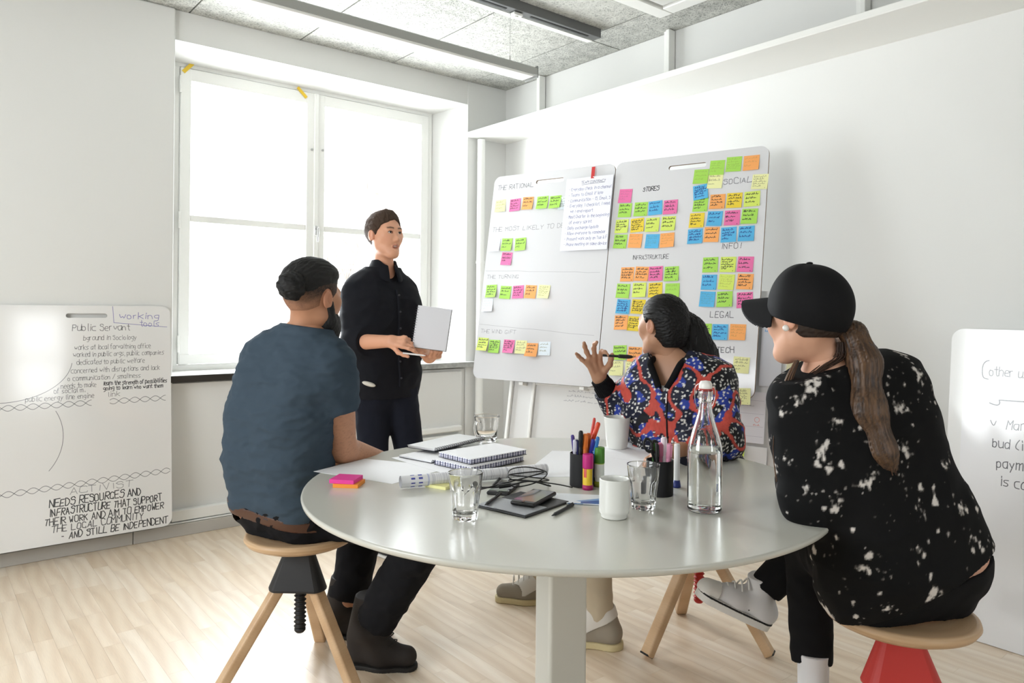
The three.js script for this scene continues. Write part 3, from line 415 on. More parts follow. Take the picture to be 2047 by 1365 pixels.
{
  const china = std({ color: 0xe9e9e4, roughness: 0.16 });
  const m = thing('white_mug', 'white mug with a stepped foot in front of the pen holders', 'mug', [1.411, T, -1.308], 0.4);
  mk('mug_body', lathe([[0, 0.004], [0.031, 0.0], [0.034, 0.004], [0.034, 0.011], [0.0375, 0.014], [0.0385, 0.022], [0.0385, 0.098], [0.0375, 0.1005], [0.0362, 0.1], [0.035, 0.096], [0.035, 0.02], [0.03, 0.012], [0, 0.011]], 56), china, m);
  mk('handle', tube([[0.037, 0.082, 0], [0.058, 0.08, 0], [0.066, 0.06, 0], [0.058, 0.038, 0], [0.037, 0.034, 0]], 0.0055, 24, 10), china, m).rotation.y = 0.55;
  const c = thing('white_cup', 'tall tapering white cup in front of the patterned jacket', 'cup', [2.118, T, -1.952]);
  mk('cup_body', lathe([[0, 0.003], [0.036, 0], [0.0395, 0.004], [0.044, 0.05], [0.0505, 0.118], [0.0505, 0.121], [0.0485, 0.121], [0.042, 0.05], [0.037, 0.01], [0, 0.008]], 56), china, c);
}
function penCup(label, pos, r = 0.036, h = 0.098) {
  const c = thing('pen_holder', label, 'pen holder', pos, 0, 'black pen holders');
  mk('cup_wall', lathe([[0, 0], [r, 0], [r + 0.001, 0.002], [r + 0.001, h], [r, h + 0.001], [r - 0.002, h], [r - 0.002, 0.003], [0, 0.003]], 40), std({ color: 0x17171a, roughness: 0.7 }), c); return c;
}
function pen(label, color, cap, a, b, r = 0.0048, cat = 'pen') {     // barrel, cap and clip between two points
  const A = vec(a), L = vec(b).sub(A).length(), o = thing('pen', label, cat, a, 0, 'pens in the holders'); o.quaternion.setFromUnitVectors(new THREE.Vector3(0, 1, 0), vec(b).sub(A).normalize());
  mk('barrel', lathe([[0, 0], [r * 0.4, 0], [r * 0.9, 0.01], [r, 0.014], [r, L * 0.72], [0, L * 0.72]], 14), std({ color, roughness: 0.4 }), o);
  const cp = mk('cap', lathe([[0, L * 0.7], [r * 1.12, L * 0.7], [r * 1.12, L - 0.004], [r * 0.7, L], [0, L]], 14), std({ color: cap, roughness: 0.4 }), o);
  mk('clip', rbox(-0.0016, 0.0016, L * 0.74, L * 0.97, r * 1.12, r * 1.12 + 0.0018, 0.0006, 1), std({ color: cap, roughness: 0.4 }), cp); return o;
}
{
  const p1 = [1.588, -1.605], p2 = [1.691, -1.391];
  penCup('black pen holder filled with pens and markers beside the glue sticks', [p1[0], T, p1[1]]);
  penCup('black pen holder with scissors and pink highlighters behind the second glass', [p2[0], T, p2[1]], 0.038, 0.1);
  const put = (c, x, z, tx, tz, h) => [[c[0] + x, T + 0.005, c[1] + z], [c[0] + tx, T + h, c[1] + tz]];
  const R = (u, d) => [0.7755 * u + 0.632 * d, 0.632 * u - 0.775 * d];   // sideways and away on the table
  const at = (c, u, d, tu, td, h) => put(c, ...R(u, d), ...R(tu, td), h);
  pen('purple pen with a ring top leaning left in the pen holder', 0x6a5a9a, 0x4c3a86, ...at(p1, -0.012, 0, -0.03, 0.005, 0.152));
  pen('white pen leaning left in the pen holder', 0xe6e4ea, 0xd8d6e0, ...at(p1, -0.02, 0.01, -0.024, -0.012, 0.14));
  pen('navy pen beside the white pen in the holder', 0x2c2c66, 0x30305f, ...at(p1, -0.005, 0, -0.018, -0.01, 0.14));
  pen('tall black marker upright in the pen holder', 0x1b1b1b, 0x141414, ...at(p1, -0.008, -0.01, -0.006, -0.015, 0.168), 0.006);
  pen('thick orange marker in the pen holder', 0xe0742c, 0xe47a2e, ...at(p1, 0.006, -0.01, 0.008, -0.008, 0.158), 0.0085);
  pen('second orange marker, further right in the pen holder', 0xd96a28, 0xd8692a, ...at(p1, 0.012, 0.008, 0.02, 0.008, 0.157), 0.007);
  pen('royal blue pen leaning right in the pen holder', 0x2a3c9e, 0x30349a, ...at(p1, 0.008, 0.006, 0.032, -0.01, 0.142), 0.0055);
  pen('sky blue pen leaning far right in the pen holder', 0x2d74b8, 0x2d74b8, ...at(p1, 0.018, -0.006, 0.046, -0.012, 0.15), 0.005);
  pen('bright orange pen tilted up to the right over the holder', 0xe8552a, 0xe04a26, ...at(p1, -0.012, 0.012, 0.052, 0.022, 0.188), 0.0062);
  pen('white pen with a red clip standing tallest beside the cup', 0xf0ecec, 0xd04a40, ...at(p1, 0.006, 0.024, 0.04, 0.034, 0.2), 0.004);
  const hi = (n, c, a) => pen(n, c, c, ...a, 0.0085, 'highlighter');
  hi('pink highlighter in the holder with the scissors', 0xe883a8, at(p2, 0.0, 0, 0.0, 0.0, 0.15)); hi('white highlighter with a pink tint standing in the holder with the scissors', 0xf0dfe6, at(p2, 0.012, 0, 0.012, 0.002, 0.165)); hi('rose highlighter rightmost in the holder with the scissors', 0xf0a2bf, at(p2, 0.02, 0.004, 0.027, -0.004, 0.148));
  pen('green pen beside the scissors', 0x4a9a3c, 0x3f8a34, ...at(p2, -0.01, 0.01, -0.018, 0.008, 0.15)); pen('black pen beside the scissors', 0x1e1e1e, 0x222222, ...at(p2, -0.005, -0.012, -0.012, -0.014, 0.15));
  const s = thing('scissors', 'scissors with black loop handles standing in the second pen holder', 'scissors', [p2[0], T, p2[1]], -0.684);
  s.rotation.order = 'YXZ';
  const loop = (cx, cy) => { const t = new THREE.TorusGeometry(0.014, 0.0035, 8, 28); t.scale(0.85, 1.35, 1); t.rotateZ(0.3); t.translate(cx, cy, 0.0); return t; };
  mk('handle', merge(loop(-0.034, 0.142), rod([-0.024, 0.125, 0], [-0.012, 0.09, 0], 0.004)), blackPlastic, s); mk('handle', merge(loop(-0.012, 0.136), rod([-0.014, 0.117, 0], [-0.01, 0.09, 0], 0.004)), blackPlastic, s);
  mk('blade', rbox(-0.014, -0.004, 0.006, 0.095, -0.001, 0.001, 0.0008, 1), chrome, s);
  function glue(label, pos, cap, body, h, stripe) { const g = thing('glue_stick', label, 'glue stick', pos); mk('tube_body', lathe([[0, 0], [0.0145, 0], [0.0155, 0.002], [0.0155, h * 0.62], [0, h * 0.62]], 28), body, g); mk('cap', lathe([[0, h * 0.6], [0.016, h * 0.6], [0.0163, h * 0.62], [0.016, h - 0.003], [0.0145, h], [0, h]], 28), cap, g); mk('base_ring', lathe([[0, 0], [0.0163, 0], [0.0163, h * 0.14], [0, h * 0.14]], 28), stripe, g); }
  const lab = canvasTex(256, 128, (c, W, H) => { c.fillStyle = '#f0c934'; c.fillRect(0, 0, W, H); c.fillStyle = '#7a2f5e'; c.fillRect(0, 100, W, 12); c.fillStyle = '#d8453c'; for (const x of [10, 138]) { c.fillRect(x + 50, 20, 26, 26); } c.fillStyle = '#3c3a78'; for (const x of [10, 138]) { c.fillRect(x, 34, 22, 44); c.fillRect(x + 44, 58, 40, 20); } });
  const lab2 = canvasTex(256, 128, (c, W, H) => { c.fillStyle = '#e4e8e2'; c.fillRect(0, 0, W, H); c.fillStyle = '#b8d24a'; c.fillRect(0, 0, W, 34); c.fillStyle = '#7d8f86'; for (const x of [20, 148]) { c.beginPath(); c.arc(x + 30, 74, 22, 0, 7); c.fill(); } c.fillStyle = '#c85a4a'; for (const x of [60, 190]) c.fillRect(x, 60, 16, 12); });
  glue('glue stick with magenta cap and yellow label in front of the pen holder', [1.567, T, -1.559], std({ color: 0xc8277f, roughness: 0.4 }), std({ map: lab, roughness: 0.45 }), 0.105, std({ color: 0xb0256a, roughness: 0.4 }));
  glue('glue stick with green cap beside the magenta one', [1.622, T, -1.566], std({ color: 0x4d8a2c, roughness: 0.4 }), std({ map: lab2, roughness: 0.45 }), 0.118, std({ color: 0x96a03a, roughness: 0.4 }));
  const mk2 = thing('board_marker', 'white board marker standing on its blue cap behind the bottle', 'marker', [1.80, T, -1.415]);
  mk('barrel', lathe([[0, 0.02], [0.0085, 0.02], [0.0088, 0.022], [0.0088, 0.128], [0.007, 0.131], [0, 0.131]], 20), std({ color: 0xf2f2f2, roughness: 0.35 }), mk2); mk('cap', lathe([[0, 0], [0.012, 0], [0.0125, 0.004], [0.0095, 0.022], [0, 0.022]], 20), std({ color: 0x26357f, roughness: 0.4 }), mk2);
}
function pad(name, label, cat, corner, w, d, h, turn, material, group) { return one(name, label, cat, rbox(-w / 2, w / 2, 0, h, -d / 2, d / 2, 0.0008, 1), material, corner, turn, group); }
pad('sticky_pad', 'orange sticky note block under the pink block', 'sticky pad', [1.030, T, -2.028], 0.076, 0.076, 0.011, 0.80, std({ color: 0xf79a3a, roughness: 0.7 }), 'sticky note blocks on the table');
pad('sticky_pad', 'hot pink sticky note block stacked on the orange block', 'sticky pad', [1.025, T + 0.0112, -2.037], 0.076, 0.076, 0.012, 0.72, std({ color: 0xea3f9c, roughness: 0.7 }), 'sticky note blocks on the table');
pad('sticky_pad', 'pale yellow sticky note block left of the phones', 'sticky pad', [1.247, T, -1.85], 0.076, 0.076, 0.009, 0.35, std({ color: 0xf0eca8, roughness: 0.7 }), 'sticky note blocks on the table');
const flatSheet = (label, pts, y, m = whitePaper) => { const s = new THREE.Shape(pts.map(([x, z]) => new THREE.Vector2(x, -z))); const g = new THREE.ExtrudeGeometry(s, { depth: 0.0006, bevelEnabled: false }); g.rotateX(-Math.PI / 2); const cx = pts.reduce((a, p) => a + p[0], 0) / 4, cz = pts.reduce((a, p) => a + p[1], 0) / 4; g.translate(-cx, 0, -cz); return one('paper_sheet', label, 'paper', g, m, [cx, y, cz], 0, 'loose sheets on the table'); };
flatSheet('large white sheet sticking out over the table edge by the seated man', [[1.022, -2.262], [1.25, -2.345], [1.42, -2.05], [1.14, -1.962]], T + 0.0002);
flatSheet('white sheet lying under the notebooks', [[1.33, -2.30], [1.56, -2.32], [1.60, -1.98], [1.34, -1.97]], T + 0.001);
flatSheet('wide white sheet under the pen holders and cup', [[1.50, -1.80], [1.88, -2.06], [2.16, -1.80], [1.80, -1.60]], T + 0.0002);
flatSheet('white sheet lying before the woman in the patterned jacket', [[1.93, -1.96], [2.24, -2.02], [2.27, -1.75], [2.0, -1.70]], T + 0.001);
{ // rolled plan with a printed end
  const tex = canvasTex(1024, 128, (c, W, H) => { c.fillStyle = '#e9e9ec'; c.fillRect(0, 0, W, H); c.fillStyle = 'rgba(90,90,110,0.35)'; for (let k = 0; k < 60; k++) c.fillRect(rr(200, W), 0, rr(1, 3), H); c.fillStyle = '#4a50a8'; for (const x of [60, 110]) for (let y = 0; y < H; y += 16) c.fillRect(x, y, 26, rr(5, 12)); c.fillStyle = 'rgba(120,130,190,0.4)'; c.fillRect(170, 0, 10, H); });
  const a = [1.125, -1.89], b = [1.585, -1.765], L = Math.hypot(b[0] - a[0], b[1] - a[1]), P = [], U = [], I = [], S = 70, R0 = 0.019; // spiral of paper
  for (let i = 0; i <= S; i++) { const th = i / S * Math.PI * 5, r = R0 - 0.0012 * i / S * 5; for (const t of [0, 1]) { P.push(t * L, Math.sin(th) * r, Math.cos(th) * r); U.push(t, th / (Math.PI * 2)); } if (i) { const k = 2 * i; I.push(k - 2, k - 1, k, k, k - 1, k + 1); } }
  const g = new THREE.BufferGeometry(); g.setAttribute('position', new THREE.Float32BufferAttribute(P, 3)); g.setAttribute('uv', new THREE.Float32BufferAttribute(U, 2)); g.setIndex(I); g.computeVertexNormals();
  const o = one('rolled_plan', 'rolled sheet of white paper with blue print at its near end', 'paper roll', g, std({ map: tex, roughness: 0.7, side: THREE.DoubleSide }), [a[0], T + R0 + 0.002, a[1]], -Math.atan2(b[1] - a[1], b[0] - a[0]));
}
{ // spiral notebooks
  const check = canvasTex(256, 64, (c, W, H) => { c.fillStyle = '#e8e8f0'; c.fillRect(0, 0, W, H); for (let k = 0; k < 16; k++) { c.fillStyle = k % 2 ? '#2c2f52' : '#8d90ae'; c.fillRect(k * 16, 0, 6, H); c.fillStyle = 'rgba(44,47,82,0.5)'; } for (let y = 0; y < H; y += 16) { c.fillStyle = 'rgba(44,47,82,0.45)'; c.fillRect(0, y, W, 6); } });
  check.repeat.set(5, 40);
  const cm = std({ map: check, roughness: 0.6 }), dark = std({ color: 0x20222e, roughness: 0.5 });
  function notebook(label, pos, turn, w, d, h, cover, coil, tilt = 0) {
    const n = thing('spiral_notebook', label, 'notebook', pos, turn, 'notebooks on the table'); n.rotation.order = 'YXZ'; n.rotation.x = tilt;
    mk('back_cover', rbox(-w / 2, w / 2, 0, 0.0015, -d / 2, d / 2, 0.0005, 1), dark, n); mk('pages', rbox(-w / 2 + 0.002, w / 2 - 0.002, 0.0016, h - 0.002, -d / 2 + 0.002, d / 2 - 0.003, 0.0005, 1), coil === 'check' ? cm : whitePaper, n); mk('front_cover', rbox(-w / 2, w / 2, h - 0.0018, h, -d / 2, d / 2, 0.0005, 1), cover, n);
    if (coil === 'check') return n;
    const rings = []; for (let x = -w / 2 + 0.008; x < w / 2 - 0.004; x += 0.0125) rings.push(new THREE.TorusGeometry(h * 0.62 + 0.001, 0.0009, 5, 14).rotateY(Math.PI / 2).translate(x, h * 0.5, d / 2)); mk('wire_binding', merge(rings), std({ color: 0x2a2c34, roughness: 0.4, metalness: 0.5 }), n); return n;
  }
  const white = std({ color: 0xf2f2f4, roughness: 0.55 });
  notebook('checked notebook lying lower in the stack by the rolled plan', [1.53, T + 0.002, -2.045], 0.15, 0.26, 0.18, 0.018, white, 'check'); notebook('checked white notebook with spiral edge, topmost of the stack', [1.556, T + 0.0206, -2.06], 0.08, 0.26, 0.17, 0.018, white, 'check');
  notebook('white pad with black back lying behind the checked notebooks', [1.50, T + 0.002, -2.24], 0.22, 0.26, 0.16, 0.008, white, 'plain'); 
  const n = notebook('white ring-bound pad with its perforated edge toward the room', [1.59, T + 0.0185, -2.335], 0.3, 0.30, 0.13, 0.010, white, 'plain');
}
{ // phones, tablet cover, cables
  const gl = std({ color: 0x0c0d10, roughness: 0.08 }), scr = std({ color: 0x3c4148, roughness: 0.1 });
  function phone(name, label, w, d, h, pos, turn, screen) { const p = thing(name, label, 'phone', pos, turn, 'devices on the table'); mk('body', rbox(-w / 2, w / 2, 0, h, -d / 2, d / 2, Math.min(0.012, h * 0.45), 3), blackPlastic, p); mk('screen', rbox(-w / 2 + 0.003, w / 2 - 0.003, h - 0.0003, h + 0.0006, -d / 2 + 0.008, d / 2 - 0.014, 0.0005, 1), screen, p); mk('home_button', rod([0, h - 0.001, d / 2 - 0.007], [0, h + 0.0008, d / 2 - 0.007], 0.005, 0.005, 14), gl, p); return p; }
  const tb = thing('tablet_cover', 'black folding tablet cover lying open under the phones', 'case', [1.30, T, -1.54], 0.22);
  mk('lower_leaf', rbox(-0.10, 0.10, 0, 0.006, -0.085, 0.085, 0.003, 2), blackPlastic, tb); mk('inner_pad', rbox(-0.095, 0.0, 0.006, 0.0085, -0.08, 0.08, 0.001, 1), std({ color: 0x9b9da2, roughness: 0.5 }), tb);
  phone('smartphone', 'black smartphone lying on the tablet cover in front', 0.072, 0.15, 0.012, [1.335, T + 0.0092, -1.535], -1.15, scr);
  phone('smartphone', 'second dark smartphone lying behind the front phone', 0.066, 0.13, 0.01, [1.36, T + 0.0, -1.70], -0.95, gl);
  const br = canvasTex(256, 256, (c, W, H) => { c.fillStyle = '#e9edf2'; c.fillRect(0, 0, W, H); c.fillStyle = '#2e5a9e'; c.beginPath(); c.moveTo(0, 0); c.lineTo(170, 0); c.lineTo(40, 150); c.lineTo(0, 150); c.fill(); c.fillStyle = '#7fa4cf'; c.beginPath(); c.moveTo(170, 0); c.lineTo(230, 0); c.lineTo(60, 170); c.lineTo(40, 150); c.fill(); });
  const b = one('brochure', 'blue and white brochure under the white mug', 'brochure', (() => { const g = rbox(-0.05, 0.05, 0, 0.004, -0.09, 0.09, 0.001, 1), uv = g.attributes.uv; for (let i = 0; i < uv.count; i++) uv.setXY(i, uv.getX(i) / 0.1 + 0.5, uv.getY(i) / 0.18 + 0.5); return g; })(), std({ map: br, roughness: 0.4 }), [1.475, T + 0.0006, -1.47], 0.75);
  const lp = (label, a, c, r = 0.0045) => { const o = one('ballpoint_pen', label, 'pen', merge(rod([0, 0, -0.06], [0, 0, 0.05], r, r, 12), rod([0, 0, 0.05], [0, 0, 0.068], r * 0.9, 0.001, 12), rbox(-0.001, 0.001, r, r + 0.0018, -0.06, -0.02, 0.0005, 1)), std({ color: c, roughness: 0.4 }), [a[0], T + a[3], a[1]], a[2], 'loose pens on the table'); return o; };
  lp('black pen lying on the table in front of the tablet cover', [1.345, -1.428, -1.2, 0.0048], 0x1b1b1d); lp('black pen lying left across the tablet cover', [1.245, -1.60, -1.0, 0.0135], 0x1d1d1f); lp('thin dark pen lying beyond the second phone', [1.40, -1.78, -0.9, 0.006], 0x26262a, 0.004);
  const loops = (n, cx, cz, R, y, s) => { const pts = []; for (let k = 0; k < n; k++) { const a = k * 1.25 + s, q = R * (0.75 + 0.5 * N3(k * 0.7, s, 1)); pts.push([cx + Math.cos(a) * q * 1.25, T + y + 0.02 * (1 + Math.sin(k * 0.9 + s)), cz + Math.sin(a) * q * 0.7]); } return pts; };
  const cb = thing('charging_cable', 'tangled black charging cable with moulded plugs heaped behind the phones', 'cable', [1.4, T, -1.66]);
  const rel = (g) => g.translate(-1.4, -T, 1.66);
  mk('cord', rel(tube([[1.21, T + 0.004, -1.72], [1.27, T + 0.018, -1.69], ...loops(14, 1.43, -1.68, 0.075, 0.016, 0.3), [1.50, T + 0.012, -1.63], [1.53, T + 0.006, -1.585]], 0.0019, 220, 6)), blackPlastic, cb);
  mk('cord', rel(tube([[1.26, T + 0.02, -1.71], [1.34, T + 0.02, -1.67], [1.40, T + 0.034, -1.63], [1.46, T + 0.016, -1.61], [1.50, T + 0.004, -1.66]], 0.0024, 60, 6)), blackPlastic, cb);
  mk('plug', rel(rod([1.25, T + 0.02, -1.715], [1.28, T + 0.02, -1.70], 0.006, 0.005, 10)), blackPlastic, cb); mk('plug', rel(rod([1.325, T + 0.02, -1.678], [1.355, T + 0.024, -1.66], 0.006, 0.006, 10)), blackPlastic, cb);
}
// ---------- distance fields and their mesher ----------
const smin = (a, b, k) => { const h = Math.max(k - Math.abs(a - b), 0) / k; return Math.min(a, b) - h * h * k * 0.25; };
const blend = (k, ...fs) => { const L = fs.flat(); return (x, y, z) => { let d = L[0](x, y, z); for (let i = 1; i < L.length; i++) d = smin(d, L[i](x, y, z), k); return d; }; };
const union = (...fs) => (x, y, z) => { let d = 1e9; for (const f of fs) d = Math.min(d, f(x, y, z)); return d; };
function cone(a, b, ra, rb = ra) {                                   // tapered capsule
  const [ax, ay, az] = a, bx = b[0] - ax, by = b[1] - ay, bz = b[2] - az, q = 1 / (bx * bx + by * by + bz * bz + 1e-12);
  return (x, y, z) => { const px = x - ax, py = y - ay, pz = z - az, t = Math.min(1, Math.max(0, (px * bx + py * by + pz * bz) * q)); return Math.hypot(px - bx * t, py - by * t, pz - bz * t) - (ra + (rb - ra) * t); };
}
const chain = (pts, rs, k = 0.02) => blend(k, pts.slice(1).map((p, i) => cone(pts[i], p, rs[i], rs[i + 1])));
const ell = (c, r) => (x, y, z) => { const a = (x - c[0]) / r[0], b = (y - c[1]) / r[1], d = (z - c[2]) / r[2], k0 = Math.hypot(a, b, d), k1 = Math.hypot(a / r[0], b / r[1], d / r[2]); return k0 < 1e-6 ? -Math.min(...r) : k0 * (k0 - 1) / k1; };
const half = (p, n) => { const l = Math.hypot(...n), [a, b, c] = n.map((v) => v / l), d = a * p[0] + b * p[1] + c * p[2]; return (x, y, z) => a * x + b * y + c * z - d; };  // negative behind the plane
const cut = (f, ...planes) => (x, y, z) => { let d = f(x, y, z); for (const p of planes) d = Math.max(d, p(x, y, z)); return d; };
function trunk(secs) {                                               // sections [centre, half width, radius, side axis]
  const S = secs.map(([c, w, r, s]) => ({ c, w, r, s }));
  return blend(0.05, S.slice(1).map((B, i) => { const A = S[i], d = [0, 1, 2].map((k) => B.c[k] - A.c[k]), q = 1 / (d[0] ** 2 + d[1] ** 2 + d[2] ** 2); return (x, y, z) => { const px = x - A.c[0], py = y - A.c[1], pz = z - A.c[2], t = Math.min(1, Math.max(0, (px * d[0] + py * d[1] + pz * d[2]) * q)), vx = px - d[0] * t, vy = py - d[1] * t, vz = pz - d[2] * t, sx = A.s[0] + (B.s[0] - A.s[0]) * t, sy = A.s[1] + (B.s[1] - A.s[1]) * t, sz = A.s[2] + (B.s[2] - A.s[2]) * t, w = A.w + (B.w - A.w) * t, l = Math.min(w, Math.max(-w, vx * sx + vy * sy + vz * sz)); return Math.hypot(vx - sx * l, vy - sy * l, vz - sz * l) - (A.r + (B.r - A.r) * t); }; }));
}
function net(f, lo, hi, cell, color) {                               // surface nets, evaluated only near the surface
  const n = [0, 1, 2].map((k) => Math.ceil((hi[k] - lo[k]) / cell) + 2), [nx, ny, nz] = n, V = new Float32Array(nx * ny * nz).fill(NaN), B = 6, id = (i, j, k) => (k * ny + j) * nx + i;
  for (let k0 = 0; k0 < nz; k0 += B) for (let j0 = 0; j0 < ny; j0 += B) for (let i0 = 0; i0 < nx; i0 += B) {
    const d = f(lo[0] + (i0 + B / 2) * cell, lo[1] + (j0 + B / 2) * cell, lo[2] + (k0 + B / 2) * cell), far = Math.abs(d) > B * cell * 1.25 + 0.012;
    for (let k = k0; k <= Math.min(k0 + B, nz - 1); k++) for (let j = j0; j <= Math.min(j0 + B, ny - 1); j++) for (let i = i0; i <= Math.min(i0 + B, nx - 1); i++) { const q = id(i, j, k); if (!far && !(Math.abs(V[q]) < 9)) V[q] = f(lo[0] + i * cell, lo[1] + j * cell, lo[2] + k * cell); else if (far && Number.isNaN(V[q])) V[q] = d > 0 ? 10 : -10; }
  }
  const P = [], I = [], at = new Int32Array(nx * ny * nz).fill(-1);
  const E = [[0, 1], [2, 3], [4, 5], [6, 7], [0, 2], [1, 3], [4, 6], [5, 7], [0, 4], [1, 5], [2, 6], [3, 7]];
  for (let k = 0; k < nz - 1; k++) for (let j = 0; j < ny - 1; j++) for (let i = 0; i < nx - 1; i++) {
    const v = [0, 1, 2, 3, 4, 5, 6, 7].map((c) => V[id(i + (c & 1), j + (c >> 1 & 1), k + (c >> 2))]); let neg = 0; for (const a of v) if (a < 0) neg++;
    if (!neg || neg === 8) continue; let sx = 0, sy = 0, sz = 0, m = 0;
    for (const [a, b] of E) if ((v[a] < 0) !== (v[b] < 0)) { const t = v[a] / (v[a] - v[b]); sx += (a & 1) + ((b & 1) - (a & 1)) * t; sy += (a >> 1 & 1) + ((b >> 1 & 1) - (a >> 1 & 1)) * t; sz += (a >> 2) + ((b >> 2) - (a >> 2)) * t; m++; }
    at[id(i, j, k)] = P.length / 3; P.push(lo[0] + (i + sx / m) * cell, lo[1] + (j + sy / m) * cell, lo[2] + (k + sz / m) * cell);
  }
  const quad = (a, b, c, d, flip) => { if (a < 0 || b < 0 || c < 0 || d < 0) return; flip ? I.push(a, c, b, a, d, c) : I.push(a, b, c, a, c, d); };
  for (let k = 1; k < nz - 1; k++) for (let j = 1; j < ny - 1; j++) for (let i = 1; i < nx - 1; i++) {
    const s = V[id(i, j, k)] < 0;
    if (s !== V[id(i + 1, j, k)] < 0) quad(at[id(i, j - 1, k - 1)], at[id(i, j, k - 1)], at[id(i, j, k)], at[id(i, j - 1, k)], !s);
    if (s !== V[id(i, j + 1, k)] < 0) quad(at[id(i - 1, j, k - 1)], at[id(i - 1, j, k)], at[id(i, j, k)], at[id(i, j, k - 1)], !s);
    if (s !== V[id(i, j, k + 1)] < 0) quad(at[id(i - 1, j - 1, k)], at[id(i, j - 1, k)], at[id(i, j, k)], at[id(i - 1, j, k)], !s);
  }
  const Nn = new Float32Array(P.length), e = cell * 0.5, C = color ? new Float32Array(P.length) : null;
  for (let q = 0; q < P.length; q += 3) {
    let x = P[q], y = P[q + 1], z = P[q + 2], gx = f(x + e, y, z) - f(x - e, y, z), gy = f(x, y + e, z) - f(x, y - e, z), gz = f(x, y, z + e) - f(x, y, z - e), l = Math.hypot(gx, gy, gz) || 1; gx /= l; gy /= l; gz /= l;
    const d = f(x, y, z); if (Math.abs(d) < cell) { P[q] = x -= gx * d * 0.8; P[q + 1] = y -= gy * d * 0.8; P[q + 2] = z -= gz * d * 0.8; }
    Nn[q] = gx; Nn[q + 1] = gy; Nn[q + 2] = gz; if (C) { const c = color(x, y, z, gx, gy, gz); C[q] = c[0]; C[q + 1] = c[1]; C[q + 2] = c[2]; }
  }
  const g = new THREE.BufferGeometry(); g.setAttribute('position', new THREE.Float32BufferAttribute(P, 3)); g.setAttribute('normal', new THREE.BufferAttribute(Nn, 3)); if (C) g.setAttribute('color', new THREE.BufferAttribute(C, 3)); g.setIndex(I); return g;
}
const bounds = (pts, r) => [[0, 1, 2].map((k) => Math.min(...pts.map((p) => p[k])) - r), [0, 1, 2].map((k) => Math.max(...pts.map((p) => p[k])) + r)];
const netAround = (f, pts, r, cell, color) => net(f, ...bounds(pts, r), cell, color);
const mix = (a, b, t) => a.map((v, i) => v + (b[i] - v) * t), add = (a, b, s = 1) => a.map((v, i) => v + b[i] * s), sub = (a, b) => a.map((v, i) => v - b[i]), dot = (a, b) => a[0] * b[0] + a[1] * b[1] + a[2] * b[2], unit = (a) => { const l = Math.hypot(...a); return a.map((v) => v / l); }, cross = (a, b) => [a[1] * b[2] - a[2] * b[1], a[2] * b[0] - a[0] * b[2], a[0] * b[1] - a[1] * b[0]];
const lin = (hex) => { const c = new THREE.Color(hex); return [c.r, c.g, c.b]; };
const CR = [0.7755, 0, 0.6313], CF = [0.6313, 0, -0.7755];            // sideways and away, as laid out on the plan
const dir = (r, f, u = 0) => unit([CR[0] * r + CF[0] * f, u, CR[2] * r + CF[2] * f]);
const ss = (a, b, x) => { const t = Math.min(1, Math.max(0, (x - a) / (b - a))); return t * t * (3 - 2 * t); };

